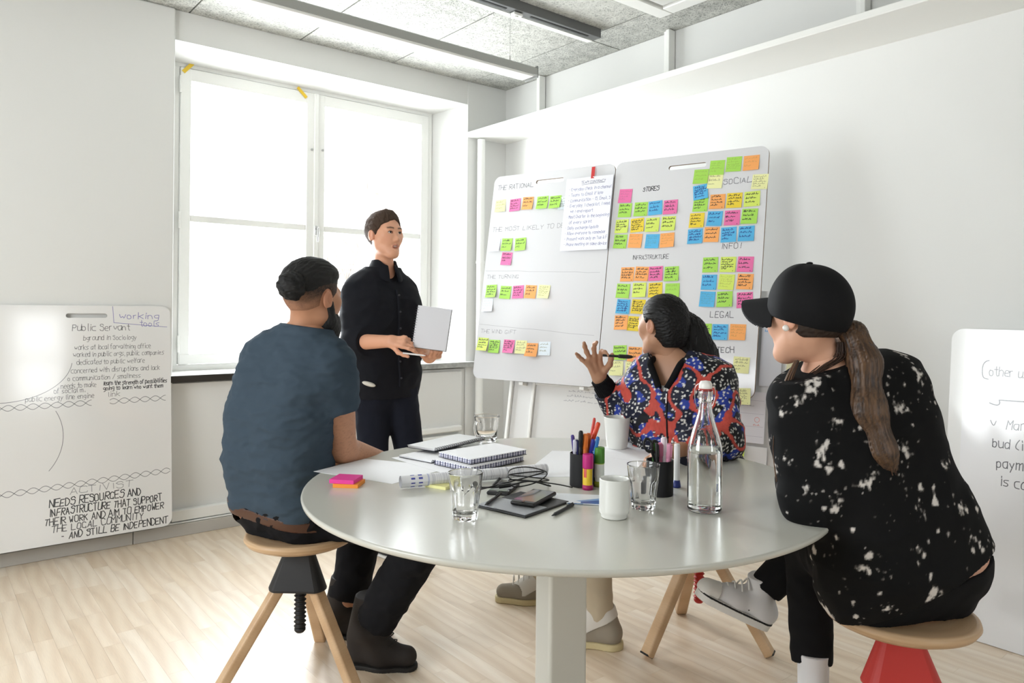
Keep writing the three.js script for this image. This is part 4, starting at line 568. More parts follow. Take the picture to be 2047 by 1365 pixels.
// a head: local x to its left, y up, z forward, about 0.235 m tall
function makeHead(c, fwd, up, o = {}) {
  const F = unit(fwd), L = unit(cross(up, F)), U = cross(F, L), s = o.size ?? 1;
  const loc = (x, y, z) => { const p = [x - c[0], y - c[1], z - c[2]]; return [dot(p, L) / s, dot(p, U) / s, dot(p, F) / s]; };
  const W = (x, y, z) => [0, 1, 2].map((k) => c[k] + (L[k] * x + U[k] * y + F[k] * z) * s);
  const slim = o.slim ?? 1, jaw = o.jaw ?? 1, open = o.open ?? 0;
  const skull = ell([0, 0.03, -0.012], [0.077 * slim, 0.092, 0.098]), face = ell([0, -0.032, 0.022], [0.06 * slim, 0.085, 0.074]);
  const base = blend(0.035, skull, face, cone([0.044 * slim, -0.06, 0.01], [0.012, -0.098, 0.066], 0.017 * jaw, 0.013), cone([-0.044 * slim, -0.06, 0.01], [-0.012, -0.098, 0.066], 0.017 * jaw, 0.013), cone([0.044 * slim, -0.01, 0.06], [0.03, -0.025, 0.075], 0.02, 0.015), cone([-0.044 * slim, -0.01, 0.06], [-0.03, -0.025, 0.075], 0.02, 0.015), ell([0, -0.1, 0.072], [0.02, 0.014, 0.016]));
  const brow = cone([-0.036, 0.027, 0.078], [0.036, 0.027, 0.078], 0.012), nose = blend(0.012, cone([0, 0.012, 0.086], [0, -0.026, 0.106], 0.008, 0.0095), ell([0, -0.03, 0.106], [0.0115, 0.009, 0.0115]), ell([0.0115, -0.033, 0.096], [0.0075, 0.0065, 0.009]), ell([-0.0115, -0.033, 0.096], [0.0075, 0.0065, 0.009]));
  const lips = blend(0.004, cone([-0.019, -0.061, 0.087], [0, -0.058 + 0.001, 0.0945], 0.0035, 0.0058), cone([0.019, -0.061, 0.087], [0, -0.058 + 0.001, 0.0945], 0.0035, 0.0058), cone([-0.017, -0.067 - open * 0.012, 0.086], [0, -0.069 - open * 0.014, 0.0925], 0.0035, 0.0068), cone([0.017, -0.067 - open * 0.012, 0.086], [0, -0.069 - open * 0.014, 0.0925], 0.0035, 0.0068));
  const mouth = open ? ell([0, -0.0645 - open * 0.005, 0.094], [0.017, 0.0045 + open * 0.0055, 0.013]) : cone([-0.02, -0.0635, 0.0955], [0.02, -0.0635, 0.0955], 0.0012);
  const eyeL = ell([0.0305, 0.0075, 0.092], [0.0155, 0.0072, 0.014]), eyeR = ell([-0.0305, 0.0075, 0.092], [0.0155, 0.0072, 0.014]);
  const ear = (x, y, z) => { const ax = Math.abs(x), a = ell([0.080 * slim, -0.004, -0.01], [0.0085, 0.029, 0.018])(ax, y, z + 0.25 * (ax - 0.078)), b = ell([0.0885 * slim, 0.002, -0.006], [0.0075, 0.019, 0.0115])(ax, y, z), r = ell([0.078 * slim, -0.006, 0.004], [0.008, 0.024, 0.009])(ax, y, z); return smin(Math.max(a, -b), r, 0.006); };
  const local = (x, y, z) => { let d = base(x, y, z); d = smin(d, brow(x, y, z), 0.018); d = smin(d, nose(x, y, z), 0.012); d = Math.max(d, -smin(eyeL(x, y, z), eyeR(x, y, z), 0.004)); d = smin(d, lips(x, y, z), 0.006); d = Math.max(d, -mouth(x, y, z)); return smin(d, ear(x, y, z), 0.006); };
  return { c, F, L, U, s, loc, W, base, skull, field: (x, y, z) => { const p = loc(x, y, z); return local(p[0], p[1], p[2]) * s; }, wrap: (g) => (x, y, z) => { const p = loc(x, y, z); return g(p[0], p[1], p[2]) * s; } };
}
const skinTone = (H, base, o = {}) => { const b = lin(base), lip = lin(o.lip ?? '#b56a5c'), blush = lin(o.blush ?? '#c98468'), br = lin(o.brow ?? '#4a3424'), st = lin(o.stubble ?? base); return (x, y, z) => {
  const [a, h, f] = H.loc(x, y, z), ax = Math.abs(a); let c = b; if (f < 0.03 && ax < 0.07) return c;
  const bl = ss(0.03, 0.0, Math.hypot(ax - 0.042, h + 0.02, (f - 0.07) * 0.6)) * 0.5 + (ax > 0.075 ? 0.4 : 0); c = mix(c, blush, Math.min(1, bl));
  if (o.stubble) c = mix(c, st, 0.35 * ss(-0.035, -0.055, h) * ss(0.0, 0.02, f));
  const l = Math.hypot(ax / 0.021, (h + 0.064) / 0.0105, (f - 0.092) / 0.018); if (f > 0.07) c = mix(c, lip, ss(1.15, 0.85, l) * 0.85);
  const bx = Math.abs(ax - 0.031), by = h - (0.0285 + 0.003 - bx * 0.12); if (f > 0.055 && bx < 0.021) c = mix(c, br, ss(0.0052, 0.003, Math.abs(by)) * 0.85 * ss(0.021, 0.016, bx)); return c; }; };
function eyes(H, parent, iris) {
  const white = std({ color: 0xeae6e2, roughness: 0.25 }), ir = std({ color: iris, roughness: 0.2 }), lid = std({ color: 0x3a2a22, roughness: 0.7 });
  for (const k of [-1, 1]) { const p = H.W(k * 0.0305, 0.008, 0.0775), q = H.W(k * 0.0305, 0.0085, 0.0883); const e = mk('eye', new THREE.SphereGeometry(0.0118 * H.s, 18, 14).translate(...p), white, parent); mk('iris', new THREE.SphereGeometry(0.0058 * H.s, 12, 10).scale(1, 1, 1).translate(...mix(p, q, 0.82)), ir, e); mk('eyelash', tube([H.W(k * 0.0175, 0.008, 0.087), H.W(k * 0.0305, 0.0135, 0.0905), H.W(k * 0.0445, 0.009, 0.083)], 0.0014 * H.s, 10, 5), lid, e); }
}
// a hand: d towards the fingers, n out of the palm, s towards the thumb
function makeHand(w, d, n, thumbSide, o = {}) {
  const D = unit(d), S0 = unit(cross(n, D)), S = thumbSide * dot(S0, S0) > 0 ? S0 : S0.map((v) => -v), Nn = unit(cross(D, S)), N = dot(Nn, n) > 0 ? Nn : Nn.map((v) => -v), k = o.size ?? 1, at = (a, b, c) => [0, 1, 2].map((i) => w[i] + (D[i] * a + S[i] * b + N[i] * c) * k);
  const curls = o.curls ?? [0.5, 0.5, 0.5, 0.5], spread = o.spread ?? 0.06, parts = [], tips = [];
  parts.push(cone(at(0.0, 0.012, 0), at(0.075, 0.024, 0), 0.017 * k, 0.0115 * k), cone(at(0.0, -0.01, 0), at(0.078, -0.024, 0), 0.016 * k, 0.0105 * k), cone(at(0.01, 0, 0), at(0.08, 0, 0), 0.016 * k, 0.0115 * k));
  [[0.027, 0.083, 1], [0.0085, 0.087, 1.1], [-0.010, 0.084, 1.02], [-0.0275, 0.076, 0.8]].forEach(([sOff, dOff, len], i) => {
    let p = at(dOff - 0.012, sOff, 0.0), a = -0.05; const L = [0.041 * len, 0.026 * len, 0.021 * len], sp = (1.5 - i) * spread + (o.fan?.[i] ?? 0), R = [0.0092, 0.0085, 0.0078, 0.0066], cu = curls[i] instanceof Array ? curls[i] : [curls[i], curls[i] * 1.1, curls[i] * 0.8];
    for (let j = 0; j < 3; j++) { a += cu[j]; const v = unit([0, 1, 2].map((q) => D[q] * Math.cos(a) * Math.cos(sp) + N[q] * Math.sin(a) + S[q] * Math.sin(sp) * Math.max(0.2, Math.cos(a)))), e = add(p, v, L[j] * k); parts.push(cone(p, e, R[j] * k * (i === 3 ? 0.88 : 1), R[j + 1] * k * (i === 3 ? 0.88 : 1))); p = e; }
    tips.push(p);
  });
  const th = o.thumb ?? [0.75, 0.55, 0.35]; let p = at(0.016, 0.024, 0.006); let v = unit([0, 1, 2].map((q) => D[q] * 0.7 + S[q] * th[0] + N[q] * th[1])); let e = add(p, v, 0.044 * k); parts.push(cone(p, e, 0.0135 * k, 0.0105 * k)); p = e; v = unit([0, 1, 2].map((q) => v[q] * 1 + D[q] * th[2] - S[q] * 0.25 + N[q] * (o.thumbIn ?? 0.1))); e = add(p, v, 0.031 * k); parts.push(cone(p, e, 0.0105 * k, 0.0095 * k)); const e2 = add(e, unit([0, 1, 2].map((q) => v[q] + D[q] * 0.25 + N[q] * (o.thumbIn ?? 0.1))), 0.025 * k); parts.push(cone(e, e2, 0.0095 * k, 0.0078 * k)); tips.push(e2);
  return { field: blend(0.008, parts), palm: at(0.05, 0, 0), at, tips, D, S, N, pts: [w, at(0.09, 0.03, 0), at(0.09, -0.03, 0), ...tips] };
}
const joinGeo = (gs) => mergeGeometries(gs.map((g) => { const k = g.toNonIndexed(); return k; }));
function person(label, base) { const o = thing('person', label, 'person', base); o.userData.base = undefined; delete o.userData.base; return o; }
function wear(name, g, m, parent, root = parent) { g.translate(-root.position.x, -root.position.y, -root.position.z); return mk(name, g, m, parent); }
const skinMat = phys({ color: 0xffffff, vertexColors: true, roughness: 0.5 });
const cloth = (c, r = 0.85) => phys({ color: c, roughness: r, specularIntensity: 0.35 });
const folds = (f, amp, fx, fy, fz, seed = 0) => (x, y, z) => { const d = f(x, y, z); if (Math.abs(d) > 0.05) return d; const n = N3(x * fx + seed, y * fy, z * fz), m = N3(x * fx * 2.1 + 9, y * fy * 1.9 + seed, z * fz * 2.1); return d - amp * ((1 - Math.abs(n) * 2.2) * 0.6 + m * 0.5); };
function strands(n, path, spread, r, seed = 0) {                      // a lock of hair: many thin tubes along a path
  const gs = []; for (let i = 0; i < n; i++) { const a = i * 2.39996, q = Math.sqrt((i + 0.5) / n), pts = path.map((p, j) => { const t = j / (path.length - 1), w = spread[j]; return [p[0] + Math.cos(a) * q * w[0] + 0.006 * N3(i * 0.37 + seed, t * 3, 1), p[1] + 0.004 * N3(i * 0.3, t * 2, 5) - (j === path.length - 1 ? 0.05 * rnd() : 0), p[2] + Math.sin(a) * q * w[0] + 0.006 * N3(i * 0.41, t * 3, seed + 7)]; }); gs.push(tube(pts, r, 14, 5)); }
  return merge(gs);
}

function sleeve(pts, rs, end) {                                      // a sleeve that ends square at the point `end` on its last bone
  const a = pts[pts.length - 2], b = pts[pts.length - 1], d = unit(sub(b, a)); return cut(chain(pts, rs, 0.03), half(mix(a, b, end), d));
}
// ---------- seated man with the hair bun ----------
{
  const base = [1.045, 0, -2.468], g = person('seated bearded man with a black hair bun and slate blue t-shirt', base);
  const S = [-0.343, 0, -0.94].map((v) => v), sh = [-0.34, 0, -0.94];
  const J = { shR: [1.095, 1.085, -2.268], shL: [0.978, 1.085, -2.585], elR: [1.165, 0.79, -2.345], wrR: [1.40, 0.70, -2.47], elL: [1.09, 0.76, -2.74], wrL: [1.30, 0.66, -2.66], hipR: [1.07, 0.58, -2.40], hipL: [1.03, 0.58, -2.56], knR: [1.40, 0.56, -2.12], anR: [1.285, 0.15, -2.345], knL: [1.42, 0.53, -2.62], anL: [1.325, 0.13, -2.62] };
  const tor = trunk([[[1.03, 0.545, -2.475], 0.085, 0.085, S], [[1.015, 0.62, -2.478], 0.085, 0.105, S], [[0.992, 0.76, -2.485], 0.075, 0.108, S], [[0.995, 0.90, -2.47], 0.08, 0.107, S], [[1.018, 1.03, -2.44], 0.09, 0.10, S], [[1.035, 1.11, -2.425], 0.10, 0.068, sh], [[1.05, 1.185, -2.40], 0.025, 0.058, sh]]);
  const armR = chain([J.shR, J.elR, J.wrR], [0.062, 0.047, 0.03]), armL = chain([J.shL, J.elL, J.wrL], [0.062, 0.047, 0.03]);
  const legR = chain([J.hipR, J.knR, J.anR], [0.088, 0.062, 0.045], 0.03), legL = chain([J.hipL, J.knL, J.anL], [0.088, 0.062, 0.045], 0.03);
  const H = makeHead([1.060, 1.306, -2.37], dir(0.5, 0.86, -0.06), [0, 1, 0], { jaw: 1.15 });
  const neck = cone([1.052, 1.17, -2.405], [1.056, 1.27, -2.385], 0.062, 0.056);
  const hR = makeHand(J.wrR, dir(0.4, 0.9, -0.2), [0, -1, 0.1], 1, { curls: [0.5, 0.5, 0.5, 0.5] }), hL = makeHand(J.wrL, dir(0.9, 0.3, -0.2), [0, -1, 0.1], -1, {});
  const skin = '#b98566', tone = skinTone(H, skin, { brow: '#15110f', stubble: '#3a2c24' }), arm = lin(skin), hairy = lin('#6d4a36');
  const armTone = (x, y, z) => { const n = N3(x * 90, y * 240, z * 90) * 0.5 + N3(x * 200, y * 420, z * 200) * 0.5; return mix(arm, hairy, Math.max(0, n) * 0.75); };
  wear('body', joinGeo([netAround(blend(0.03, tor, armL, legR, legL), [...Object.values(J), [1.05, 1.2, -2.4]], 0.12, 0.014, () => arm), netAround(armR, [J.shR, J.elR, J.wrR], 0.08, 0.005, armTone), netAround(blend(0.02, H.field, neck), [H.c, [1.05, 1.17, -2.4]], 0.15, 0.0035, tone), netAround(hR.field, hR.pts, 0.03, 0.004, () => arm), netAround(hL.field, hL.pts, 0.03, 0.005, () => arm)]), skinMat, g);
  // clipped sides, long top drawn back into the bun, full beard
  const hm = std({ color: 0x0d0c0c, roughness: 0.72 });
  const shell = (o) => H.wrap((x, y, z) => ell([0, 0.03, -0.012], [0.077 + o, 0.092 + o, 0.098 + o])(x, y, z));
  const topCut = H.wrap((x, y, z) => 0.052 + 0.42 * Math.min(0, z - 0.01) + 0.006 * N3(z * 60, x * 60, 3) - y), fore = H.wrap((x, y, z) => z - 0.082 + 0.3 * (y - 0.09));
  const topHair = H.wrap((x, y, z) => { const b = 0.052 + 0.42 * Math.min(0, z - 0.01), o = 0.004 + 0.013 * ss(0, 0.045, y - b) + 0.006 * ss(0.05, 0.1, y) * ss(-0.03, 0.06, z); return ell([0, 0.03, -0.012], [0.077 + o, 0.092 + o, 0.098 + o])(x, y, z); });
  const streak = (f) => (x, y, z) => { const d = f(x, y, z); if (Math.abs(d) > 0.02) return d; const p = H.loc(x, y, z); return d - 0.003 * N3(p[0] * 120, p[1] * 60, p[2] * 14) - 0.0015 * N3(p[0] * 300, p[1] * 120, p[2] * 30); };
  const bunC = [0.963, 1.345, -2.312];
  wear('hair', joinGeo([netAround(streak(blend(0.02, cut(topHair, topCut, fore))), [H.c], 0.15, 0.004)]), hm, g);
  const bun = (x, y, z) => ell(bunC, [0.046, 0.049, 0.046])(x, y, z) - 0.0025 * Math.sin(x * 90 + y * 170 + z * 60 + 3 * N3(x * 30, y * 30, z * 30)) - 0.003 * N3(x * 80, y * 200, z * 80);
  wear('hair_bun', netAround(bun, [bunC], 0.07, 0.004), hm, g);
  const fade = std({ color: 0xffffff, vertexColors: true, roughness: 0.75 }), dark = lin('#1d1715');
  const clip = (x, y, z) => { const p = H.loc(x, y, z), n = 0.5 + 0.5 * N3(x * 420, y * 420, z * 420); return mix(arm, dark, Math.min(1, ss(-0.06, 0.03, p[1] + 0.02 * N3(x * 40, y * 40, z * 40)) * 0.75 + 0.35 * n)); };
  const fadeTex = cut(shell(0.0035), H.wrap((x, y, z) => z - 0.045 - 0.35 * (y - 0.02)), H.wrap((x, y, z) => -y - 0.045 + 0.25 * Math.max(0, z + 0.03)), H.wrap((x, y, z) => -(Math.hypot((y + 0.004) / 0.036, (z + 0.006) / 0.026) - 1) * 0.02));
  wear('clipped_hair', netAround(fadeTex, [H.c], 0.14, 0.0035, clip), fade, g);
  const beard = H.wrap((x, y, z) => { const d = blend(0.03, ell([0, -0.085, 0.05], [0.066, 0.064, 0.062]), ell([0, -0.125, 0.066], [0.046, 0.056, 0.044]))(x, y, z); const side = cone([Math.sign(x || 1) * 0.068, -0.015, 0.012], [Math.sign(x || 1) * 0.055, -0.075, 0.03], 0.014, 0.024)(x, y, z); return Math.max(smin(d, side, 0.02) - 0.0025 * N3(x * 150, y * 60, z * 150), -ell([0, -0.063, 0.1], [0.024, 0.012, 0.03])(x, y, z), -ell([0, -0.01, 0.11], [0.05, 0.042, 0.07])(x, y, z)); });
  wear('beard', netAround(beard, [H.W(0, -0.08, 0.05)], 0.12, 0.004), hm, g);
  // t-shirt
  const shirtBody = blend(0.045, (x, y, z) => tor(x, y, z) - 0.012, sleeve([J.shR, J.elR], [0.07, 0.068], 0.46), sleeve([J.shL, J.elL], [0.07, 0.068], 0.46));
  const slv = mix(J.shR, J.elR, 0.5), slvL = mix(J.shL, J.elL, 0.5);
  const shirtF = cut(folds(folds(shirtBody, 0.008, 6, 17, 6, 2), 0.004, 16, 30, 16, 6), half([0.985, 0.588, -2.45], [0.10, -1, -0.10]), half([1.052, 1.212, -2.40], [0.12, 1, 0.05]));
  const tee = cloth(0x3c4955, 0.9);
  const shirt = wear('t_shirt', netAround(shirtF, [J.shR, J.shL, [1.0, 0.56, -2.47], [1.05, 1.2, -2.4], slv, slvL], 0.2, 0.007), tee, g);
  const ringAt = (c, n, r, t, sx = 1) => { const k = new THREE.TorusGeometry(r, t, 8, 40); k.applyQuaternion(new THREE.Quaternion().setFromUnitVectors(new THREE.Vector3(0, 0, 1), vec(unit(n)))); k.translate(...c); return k; };
  wear('neckband', ringAt([1.05, 1.206, -2.402], [0.12, 1, 0.05], 0.0705, 0.0065), tee, shirt, g);
  // trousers, belt, boots
  const shin = (a, c, t) => { const f = cone(a, c, 0.066, 0.058), pl = half(mix(a, c, t), unit(sub(c, a))); return (x, y, z) => Math.max(f(x, y, z) - 0.012, pl(x, y, z)); }, thigh = (a, c) => { const f = cone(a, c, 0.09, 0.066); return (x, y, z) => f(x, y, z) - 0.012; };
  const legs = folds(blend(0.035, cut((x, y, z) => tor(x, y, z) - 0.009, half([1, 0.6, -2.47], [0, 1, 0])), thigh(J.hipR, J.knR), thigh(J.hipL, J.knL), shin(J.knR, J.anR, 0.93), shin(J.knL, J.anL, 0.93)), 0.007, 13, 15, 13, 5);
  wear('trousers', netAround(cut((x, y, z) => legs(x, y, z) - 0.003, (x, y, z) => (Math.hypot(x - 1.064, z + 2.453) < 0.2 ? 0.497 - y : -1)), [...['hipR', 'hipL', 'knR', 'knL', 'anR', 'anL'].map((k) => J[k])], 0.16, 0.0075), cloth(0x17171a, 0.9), g);
  wear('belt', netAround(cut((x, y, z) => tor(x, y, z) - 0.0165, half([1, 0.596, -2.47], [0.05, 1, 0.1]), half([1, 0.556, -2.47], [-0.05, -1, -0.1])), [[1.02, 0.575, -2.47]], 0.26, 0.006), std({ color: 0x4f3020, roughness: 0.5 }), g);
  const suede = std({ color: 0x1f1814, roughness: 0.8 }), soleM = std({ color: 0x15120f, roughness: 0.7 });
  for (const [an, heel, toe, side] of [[J.anR, [1.262, 0.05, -2.395], [1.382, 0.042, -2.268], 1], [J.anL, [1.30, 0.05, -2.66], [1.45, 0.042, -2.565], -1]]) {
    const d = unit(sub(toe, heel)), up = add(an, [0, 0.12, 0]), bf = blend(0.03, cone(up, add(heel, [0, 0.055, 0]), 0.056, 0.045), cone(heel, mix(heel, toe, 0.55), 0.042, 0.043), cone(mix(heel, toe, 0.5), toe, 0.042, 0.036), cone(add(an, [0, -0.02, 0]), mix(heel, toe, 0.5), 0.05, 0.038));
    const b = wear('boot', netAround(cut(bf, half([0, 0.012, 0], [0, -1, 0]), half([0, an[1] + 0.11, 0], [0, 1, 0])), [an, heel, toe], 0.14, 0.006), suede, g);
    wear('sole', netAround(cut((x, y, z) => Math.max(Math.hypot(0, bf(x, 0.035, z)) * Math.sign(bf(x, 0.035, z)) - 0.004, -1), half([0, 0.016, 0], [0, 1, 0]), half([0, 0.0005, 0], [0, -1, 0])), [heel, toe], 0.07, 0.006), soleM, b, g);
    const lace = []; for (let k = 0; k < 4; k++) { const c = mix(add(an, [0, 0.02, 0]), mix(heel, toe, 0.62), 0.25 + k * 0.2), q = cross(d, [0, 1, 0]); lace.push(tube([add(add(c, q, -0.03), d, 0.032), add(add(c, d, 0.052), [0, 0.012, 0]), add(add(c, q, 0.03), d, 0.032)], 0.002, 8, 5)); } wear('laces', merge(lace), soleM, b, g);
  }
}
// ---------- standing man in the dark shirt ----------
{
  const base = [1.96, 0, -3.46], g = person('standing man in a dark rolled-sleeve shirt holding an open white pad', base);
  const S = dir(0.7, 0.72), ft = dir(0.72, -0.7);
  const J = { shR: [1.800, 1.385, -3.50], shL: [2.075, 1.40, -3.455], elR: [1.762, 1.10, -3.415], wrR: [1.828, 1.112, -3.172], elL: [2.135, 1.10, -3.44], wrL: [2.041, 1.026, -3.160], hipR: [1.885, 0.88, -3.47], hipL: [2.02, 0.88, -3.44], knR: [1.885, 0.48, -3.44], knL: [2.085, 0.48, -3.40], anR: [1.90, 0.09, -3.50], anL: [2.125, 0.09, -3.46] };
  const so = sub(J.shL, J.shR), sl = unit(so);
  J.shR = add([1.938, 1.355, -3.475], S, -0.152); J.shL = add([1.938, 1.365, -3.475], S, 0.152);
  const tor = trunk([[[1.955, 0.83, -3.455], 0.075, 0.095, S], [[1.952, 0.93, -3.455], 0.08, 0.1, S], [[1.945, 1.06, -3.46], 0.075, 0.098, S], [[1.94, 1.2, -3.465], 0.085, 0.105, S], [[1.938, 1.31, -3.47], 0.092, 0.1, S], [[1.938, 1.385, -3.478], 0.085, 0.064, S], [[1.944, 1.475, -3.46], 0.015, 0.055, S]]);
  const arm = (s) => chain([J['sh' + s], J['el' + s], J['wr' + s]], [0.056, 0.043, 0.029]), leg = (s) => chain([J['hip' + s], J['kn' + s], J['an' + s]], [0.085, 0.056, 0.04], 0.03);
  const aR = arm('R'), aL = arm('L'), lR = leg('R'), lL = leg('L');
  const H = makeHead([1.924, 1.652, -3.418], dir(0.74, -0.67, 0.02), [0, 1, 0], { open: 0.8, size: 1.0, slim: 1.0, jaw: 0.9 });
  const neck = cone([1.944, 1.45, -3.462], [1.928, 1.59, -3.43], 0.056, 0.048);
  const hR = makeHand(J.wrR, unit([0.42, 0.0, 0.9]), unit([0.45, -0.3, -0.2]), 1, { curls: [[0.35, 0.5, 0.4], [0.8, 0.9, 0.6], [1.0, 1.0, 0.7], [1.1, 1.1, 0.8]], thumb: [0.55, 0.3, 0.6], size: 0.98 });
  const hL = makeHand(J.wrL, dir(0.5, -0.86, 0.12), [0, 1, 0], -1, { curls: [[0.75, 1.0, 0.5], [0.75, 1.0, 0.5], [0.8, 1.0, 0.5], [0.85, 1.0, 0.5]], size: 0.95, thumb: [0.9, 0.2, 0.3] });
  const skin = '#dca283', b = lin(skin), tone = skinTone(H, skin, { brow: '#4a3223', lip: '#c07a6a', blush: '#d58f74' }), flat = () => b;
  wear('body', joinGeo([netAround(blend(0.03, tor, lR, lL), [J.shR, J.shL, J.anR, J.anL], 0.13, 0.015, flat), netAround(blend(0.02, aR, hR.field), [J.shR, J.elR, ...hR.pts], 0.07, 0.0042, flat), netAround(blend(0.02, aL, hL.field), [J.shL, J.elL, ...hL.pts], 0.07, 0.0042, flat), netAround(blend(0.02, H.field, neck), [H.c, [1.94, 1.47, -3.46]], 0.14, 0.003, tone)]), skinMat, g);
  const eye = new THREE.Group(); eye.name = 'eyes'; g.add(eye); eyes(H, eye, 0x2b2622); eye.children.forEach((e) => { e.geometry.translate(-base[0], -base[1], -base[2]); e.children.forEach((c) => c.geometry.translate(-base[0], -base[1], -base[2])); });
  wear('teeth', netAround(H.wrap(ell([0, -0.062, 0.083], [0.0145, 0.0045, 0.0085])), [H.W(0, -0.062, 0.083)], 0.02, 0.002), std({ color: 0xece6de, roughness: 0.3 }), g);
  // brown hair swept back from a side parting
  const hm = std({ color: 0x3f2d20, roughness: 0.85 });
  const hf = (x, y, z) => { const [a, h, f] = H.loc(x, y, z), t = ss(-0.03, 0.07, f) * ss(0.05, 0.1, h); const vol = ell([0, 0.032, -0.016], [0.0865, 0.097 + 0.024 * t, 0.106])(a, h, f); const line = Math.max(f - 0.083 - 0.35 * (h - 0.09) + 0.34 * Math.max(0, 0.082 - h) + 0.01 * N3(a * 40, h * 40, 2), -(h + 0.055) + 0.8 * Math.max(0, f + 0.045)); const earHole = 0.022 - Math.hypot((h + 0.008) * 0.72, f + 0.004); return Math.max(vol - 0.004 * N3(a * 110, h * 36, f * 18) - 0.0022 * N3(a * 280, h * 60, f * 50), line, Math.abs(a) > 0.05 ? earHole * 0.8 : -1); };
  wear('hair', netAround(hf, [H.c], 0.14, 0.0032), hm, g);
  // shirt with collar, placket, pocket, rolled cuffs
  const fab = cloth(0x17181e, 0.8);
  const cR = mix(J.elR, J.wrR, 0.28), cL = mix(J.elL, J.wrL, 0.25), dR = unit(sub(J.wrR, J.elR)), dL = unit(sub(J.wrL, J.elL));
  const sb = blend(0.045, (x, y, z) => tor(x, y, z) - 0.02, sleeve([J.shR, J.elR, J.wrR], [0.066, 0.062, 0.05], 0.27), sleeve([J.shL, J.elL, J.wrL], [0.066, 0.062, 0.05], 0.25), cone([1.95, 0.90, -3.455], [1.955, 0.80, -3.455], 0.115, 0.132));
  const sf = cut(folds(sb, 0.007, 9, 11, 9, 4), half([1.955, 0.81, -3.455], [0, -1, 0]), half([1.944, 1.488, -3.462], [0, 1, 0]), (x, y, z) => -cone([1.95, 1.50, -3.44], add([1.945, 1.405, -3.455], ft, 0.125), 0.05, 0.012)(x, y, z));
  const shirt = wear('shirt', netAround(sf, [J.shR, J.shL, J.elR, J.elL, cR, cL, [1.955, 0.8, -3.455]], 0.16, 0.0065), fab, g);
  for (const [c, d] of [[cR, dR], [cL, dL]]) wear('rolled_cuff', netAround(cut(cone(add(c, d, -0.05), c, 0.062, 0.06), half(add(c, d, -0.045), d.map((v) => -v)), half(c, d)), [c], 0.1, 0.006), fab, shirt, g);
  const nb = [1.94, 1.475, -3.452];
  const collarF = (x, y, z) => { const p = [x - nb[0], y - nb[1], z - nb[2]], f = dot(p, ft), l = dot(p, S), r = Math.hypot(f, l), an = Math.atan2(l, f), gap = Math.abs(an); const rad = 0.064 + 0.4 * Math.max(-0.02, 0.03 - p[1]), t = Math.abs(r - rad - 0.1 * p[1] * 0) - 0.006; const drop = -0.022 - 0.045 * ss(1.3, 0.35, gap), topE = 0.05 - 0.03 * ss(1.2, 0.3, gap); return Math.max(t, p[1] - topE, drop - p[1], 0.03 * (0.28 - gap)); };
  wear('collar', netAround(collarF, [nb], 0.11, 0.0045), fab, shirt, g);
  const onChest = (h, l, o) => { let p = add(add([1.944, h, -3.466], S, l), ft, 0.22); for (let k = 0; k < 60; k++) { const d = sb(...p); if (d < o) break; p = add(p, ft, -Math.max(0.0008, (d - o) * 0.8)); } return p; };
  const pts = []; for (let h = 1.37; h > 0.83; h -= 0.05) pts.push(onChest(h, 0.005, 0.004)); wear('placket', tube(pts, 0.009, 40, 6), fab, shirt, g);
  const bt = []; for (let h = 1.34; h > 0.85; h -= 0.085) bt.push(new THREE.SphereGeometry(0.0055, 10, 8).translate(...onChest(h, 0.005, 0.0135))); bt.forEach((q) => wear('button', q, std({ color: 0x2c2c33, roughness: 0.3 }), shirt, g));
  wear('undershirt', netAround(cut((x, y, z) => tor(x, y, z) - 0.006, half([0, 1.425, 0], [0, 1, 0]), half([0, 1.36, 0], [0, -1, 0]), half(add([1.944, 1.4, -3.46], ft, 0.03), ft.map((v) => -v))), [[1.944, 1.43, -3.45]], 0.13, 0.006), std({ color: 0xe6e6e8, roughness: 0.9 }), g);
  const trs = folds(blend(0.03, cut((x, y, z) => tor(x, y, z) - 0.008, half([0, 0.95, 0], [0, 1, 0])), (x, y, z) => lR(x, y, z) - 0.016, (x, y, z) => lL(x, y, z) - 0.016), 0.005, 12, 10, 12, 8);
  const tr = wear('trousers', netAround(cut(trs, half([0, 0.07, 0], [0, -1, 0])), [J.hipR, J.hipL, J.anR, J.anL], 0.14, 0.009), cloth(0x181b26, 0.85), g);
  let pp = [1.776, 0.892, -3.31]; for (let k = 0; k < 80; k++) { const d = Math.min(sb(...pp), trs(...pp)); if (d < 0.004) break; pp = add(pp, CF, Math.max(0.001, d * 0.7)); }
  wear('pocket_lining', netAround((x, y, z) => { const p = [x - pp[0], y - pp[1], z - pp[2]]; return Math.hypot(dot(p, CR) / 0.034, (p[1] + 0.25 * dot(p, CR)) / 0.012, dot(p, CF) / 0.02) * 0.012 - 0.012; }, [pp], 0.05, 0.004), std({ color: 0xd9d6cc, roughness: 0.9 }), tr, g);
  for (const [an, s] of [[J.anR, 1], [J.anL, -1]]) { const heel = add([an[0], 0.04, an[2]], ft, -0.05), toe = add([an[0], 0.035, an[2]], ft, 0.17); const sf2 = blend(0.03, cone(heel, toe, 0.04, 0.035), cone(add(an, [0, 0.0, 0]), mix(heel, toe, 0.45), 0.045, 0.035)); const sh = wear('shoe', netAround(cut(sf2, half([0, 0.014, 0], [0, -1, 0])), [an, heel, toe], 0.07, 0.007), std({ color: 0x222225, roughness: 0.6 }), g); wear('sole', netAround(cut((x, y, z) => sf2(x, 0.03, z) - 0.004, half([0, 0.015, 0], [0, 1, 0]), half([0, 0.0005, 0], [0, -1, 0])), [heel, toe], 0.06, 0.007), std({ color: 0xd8d6d2, roughness: 0.7 }), sh, g); }
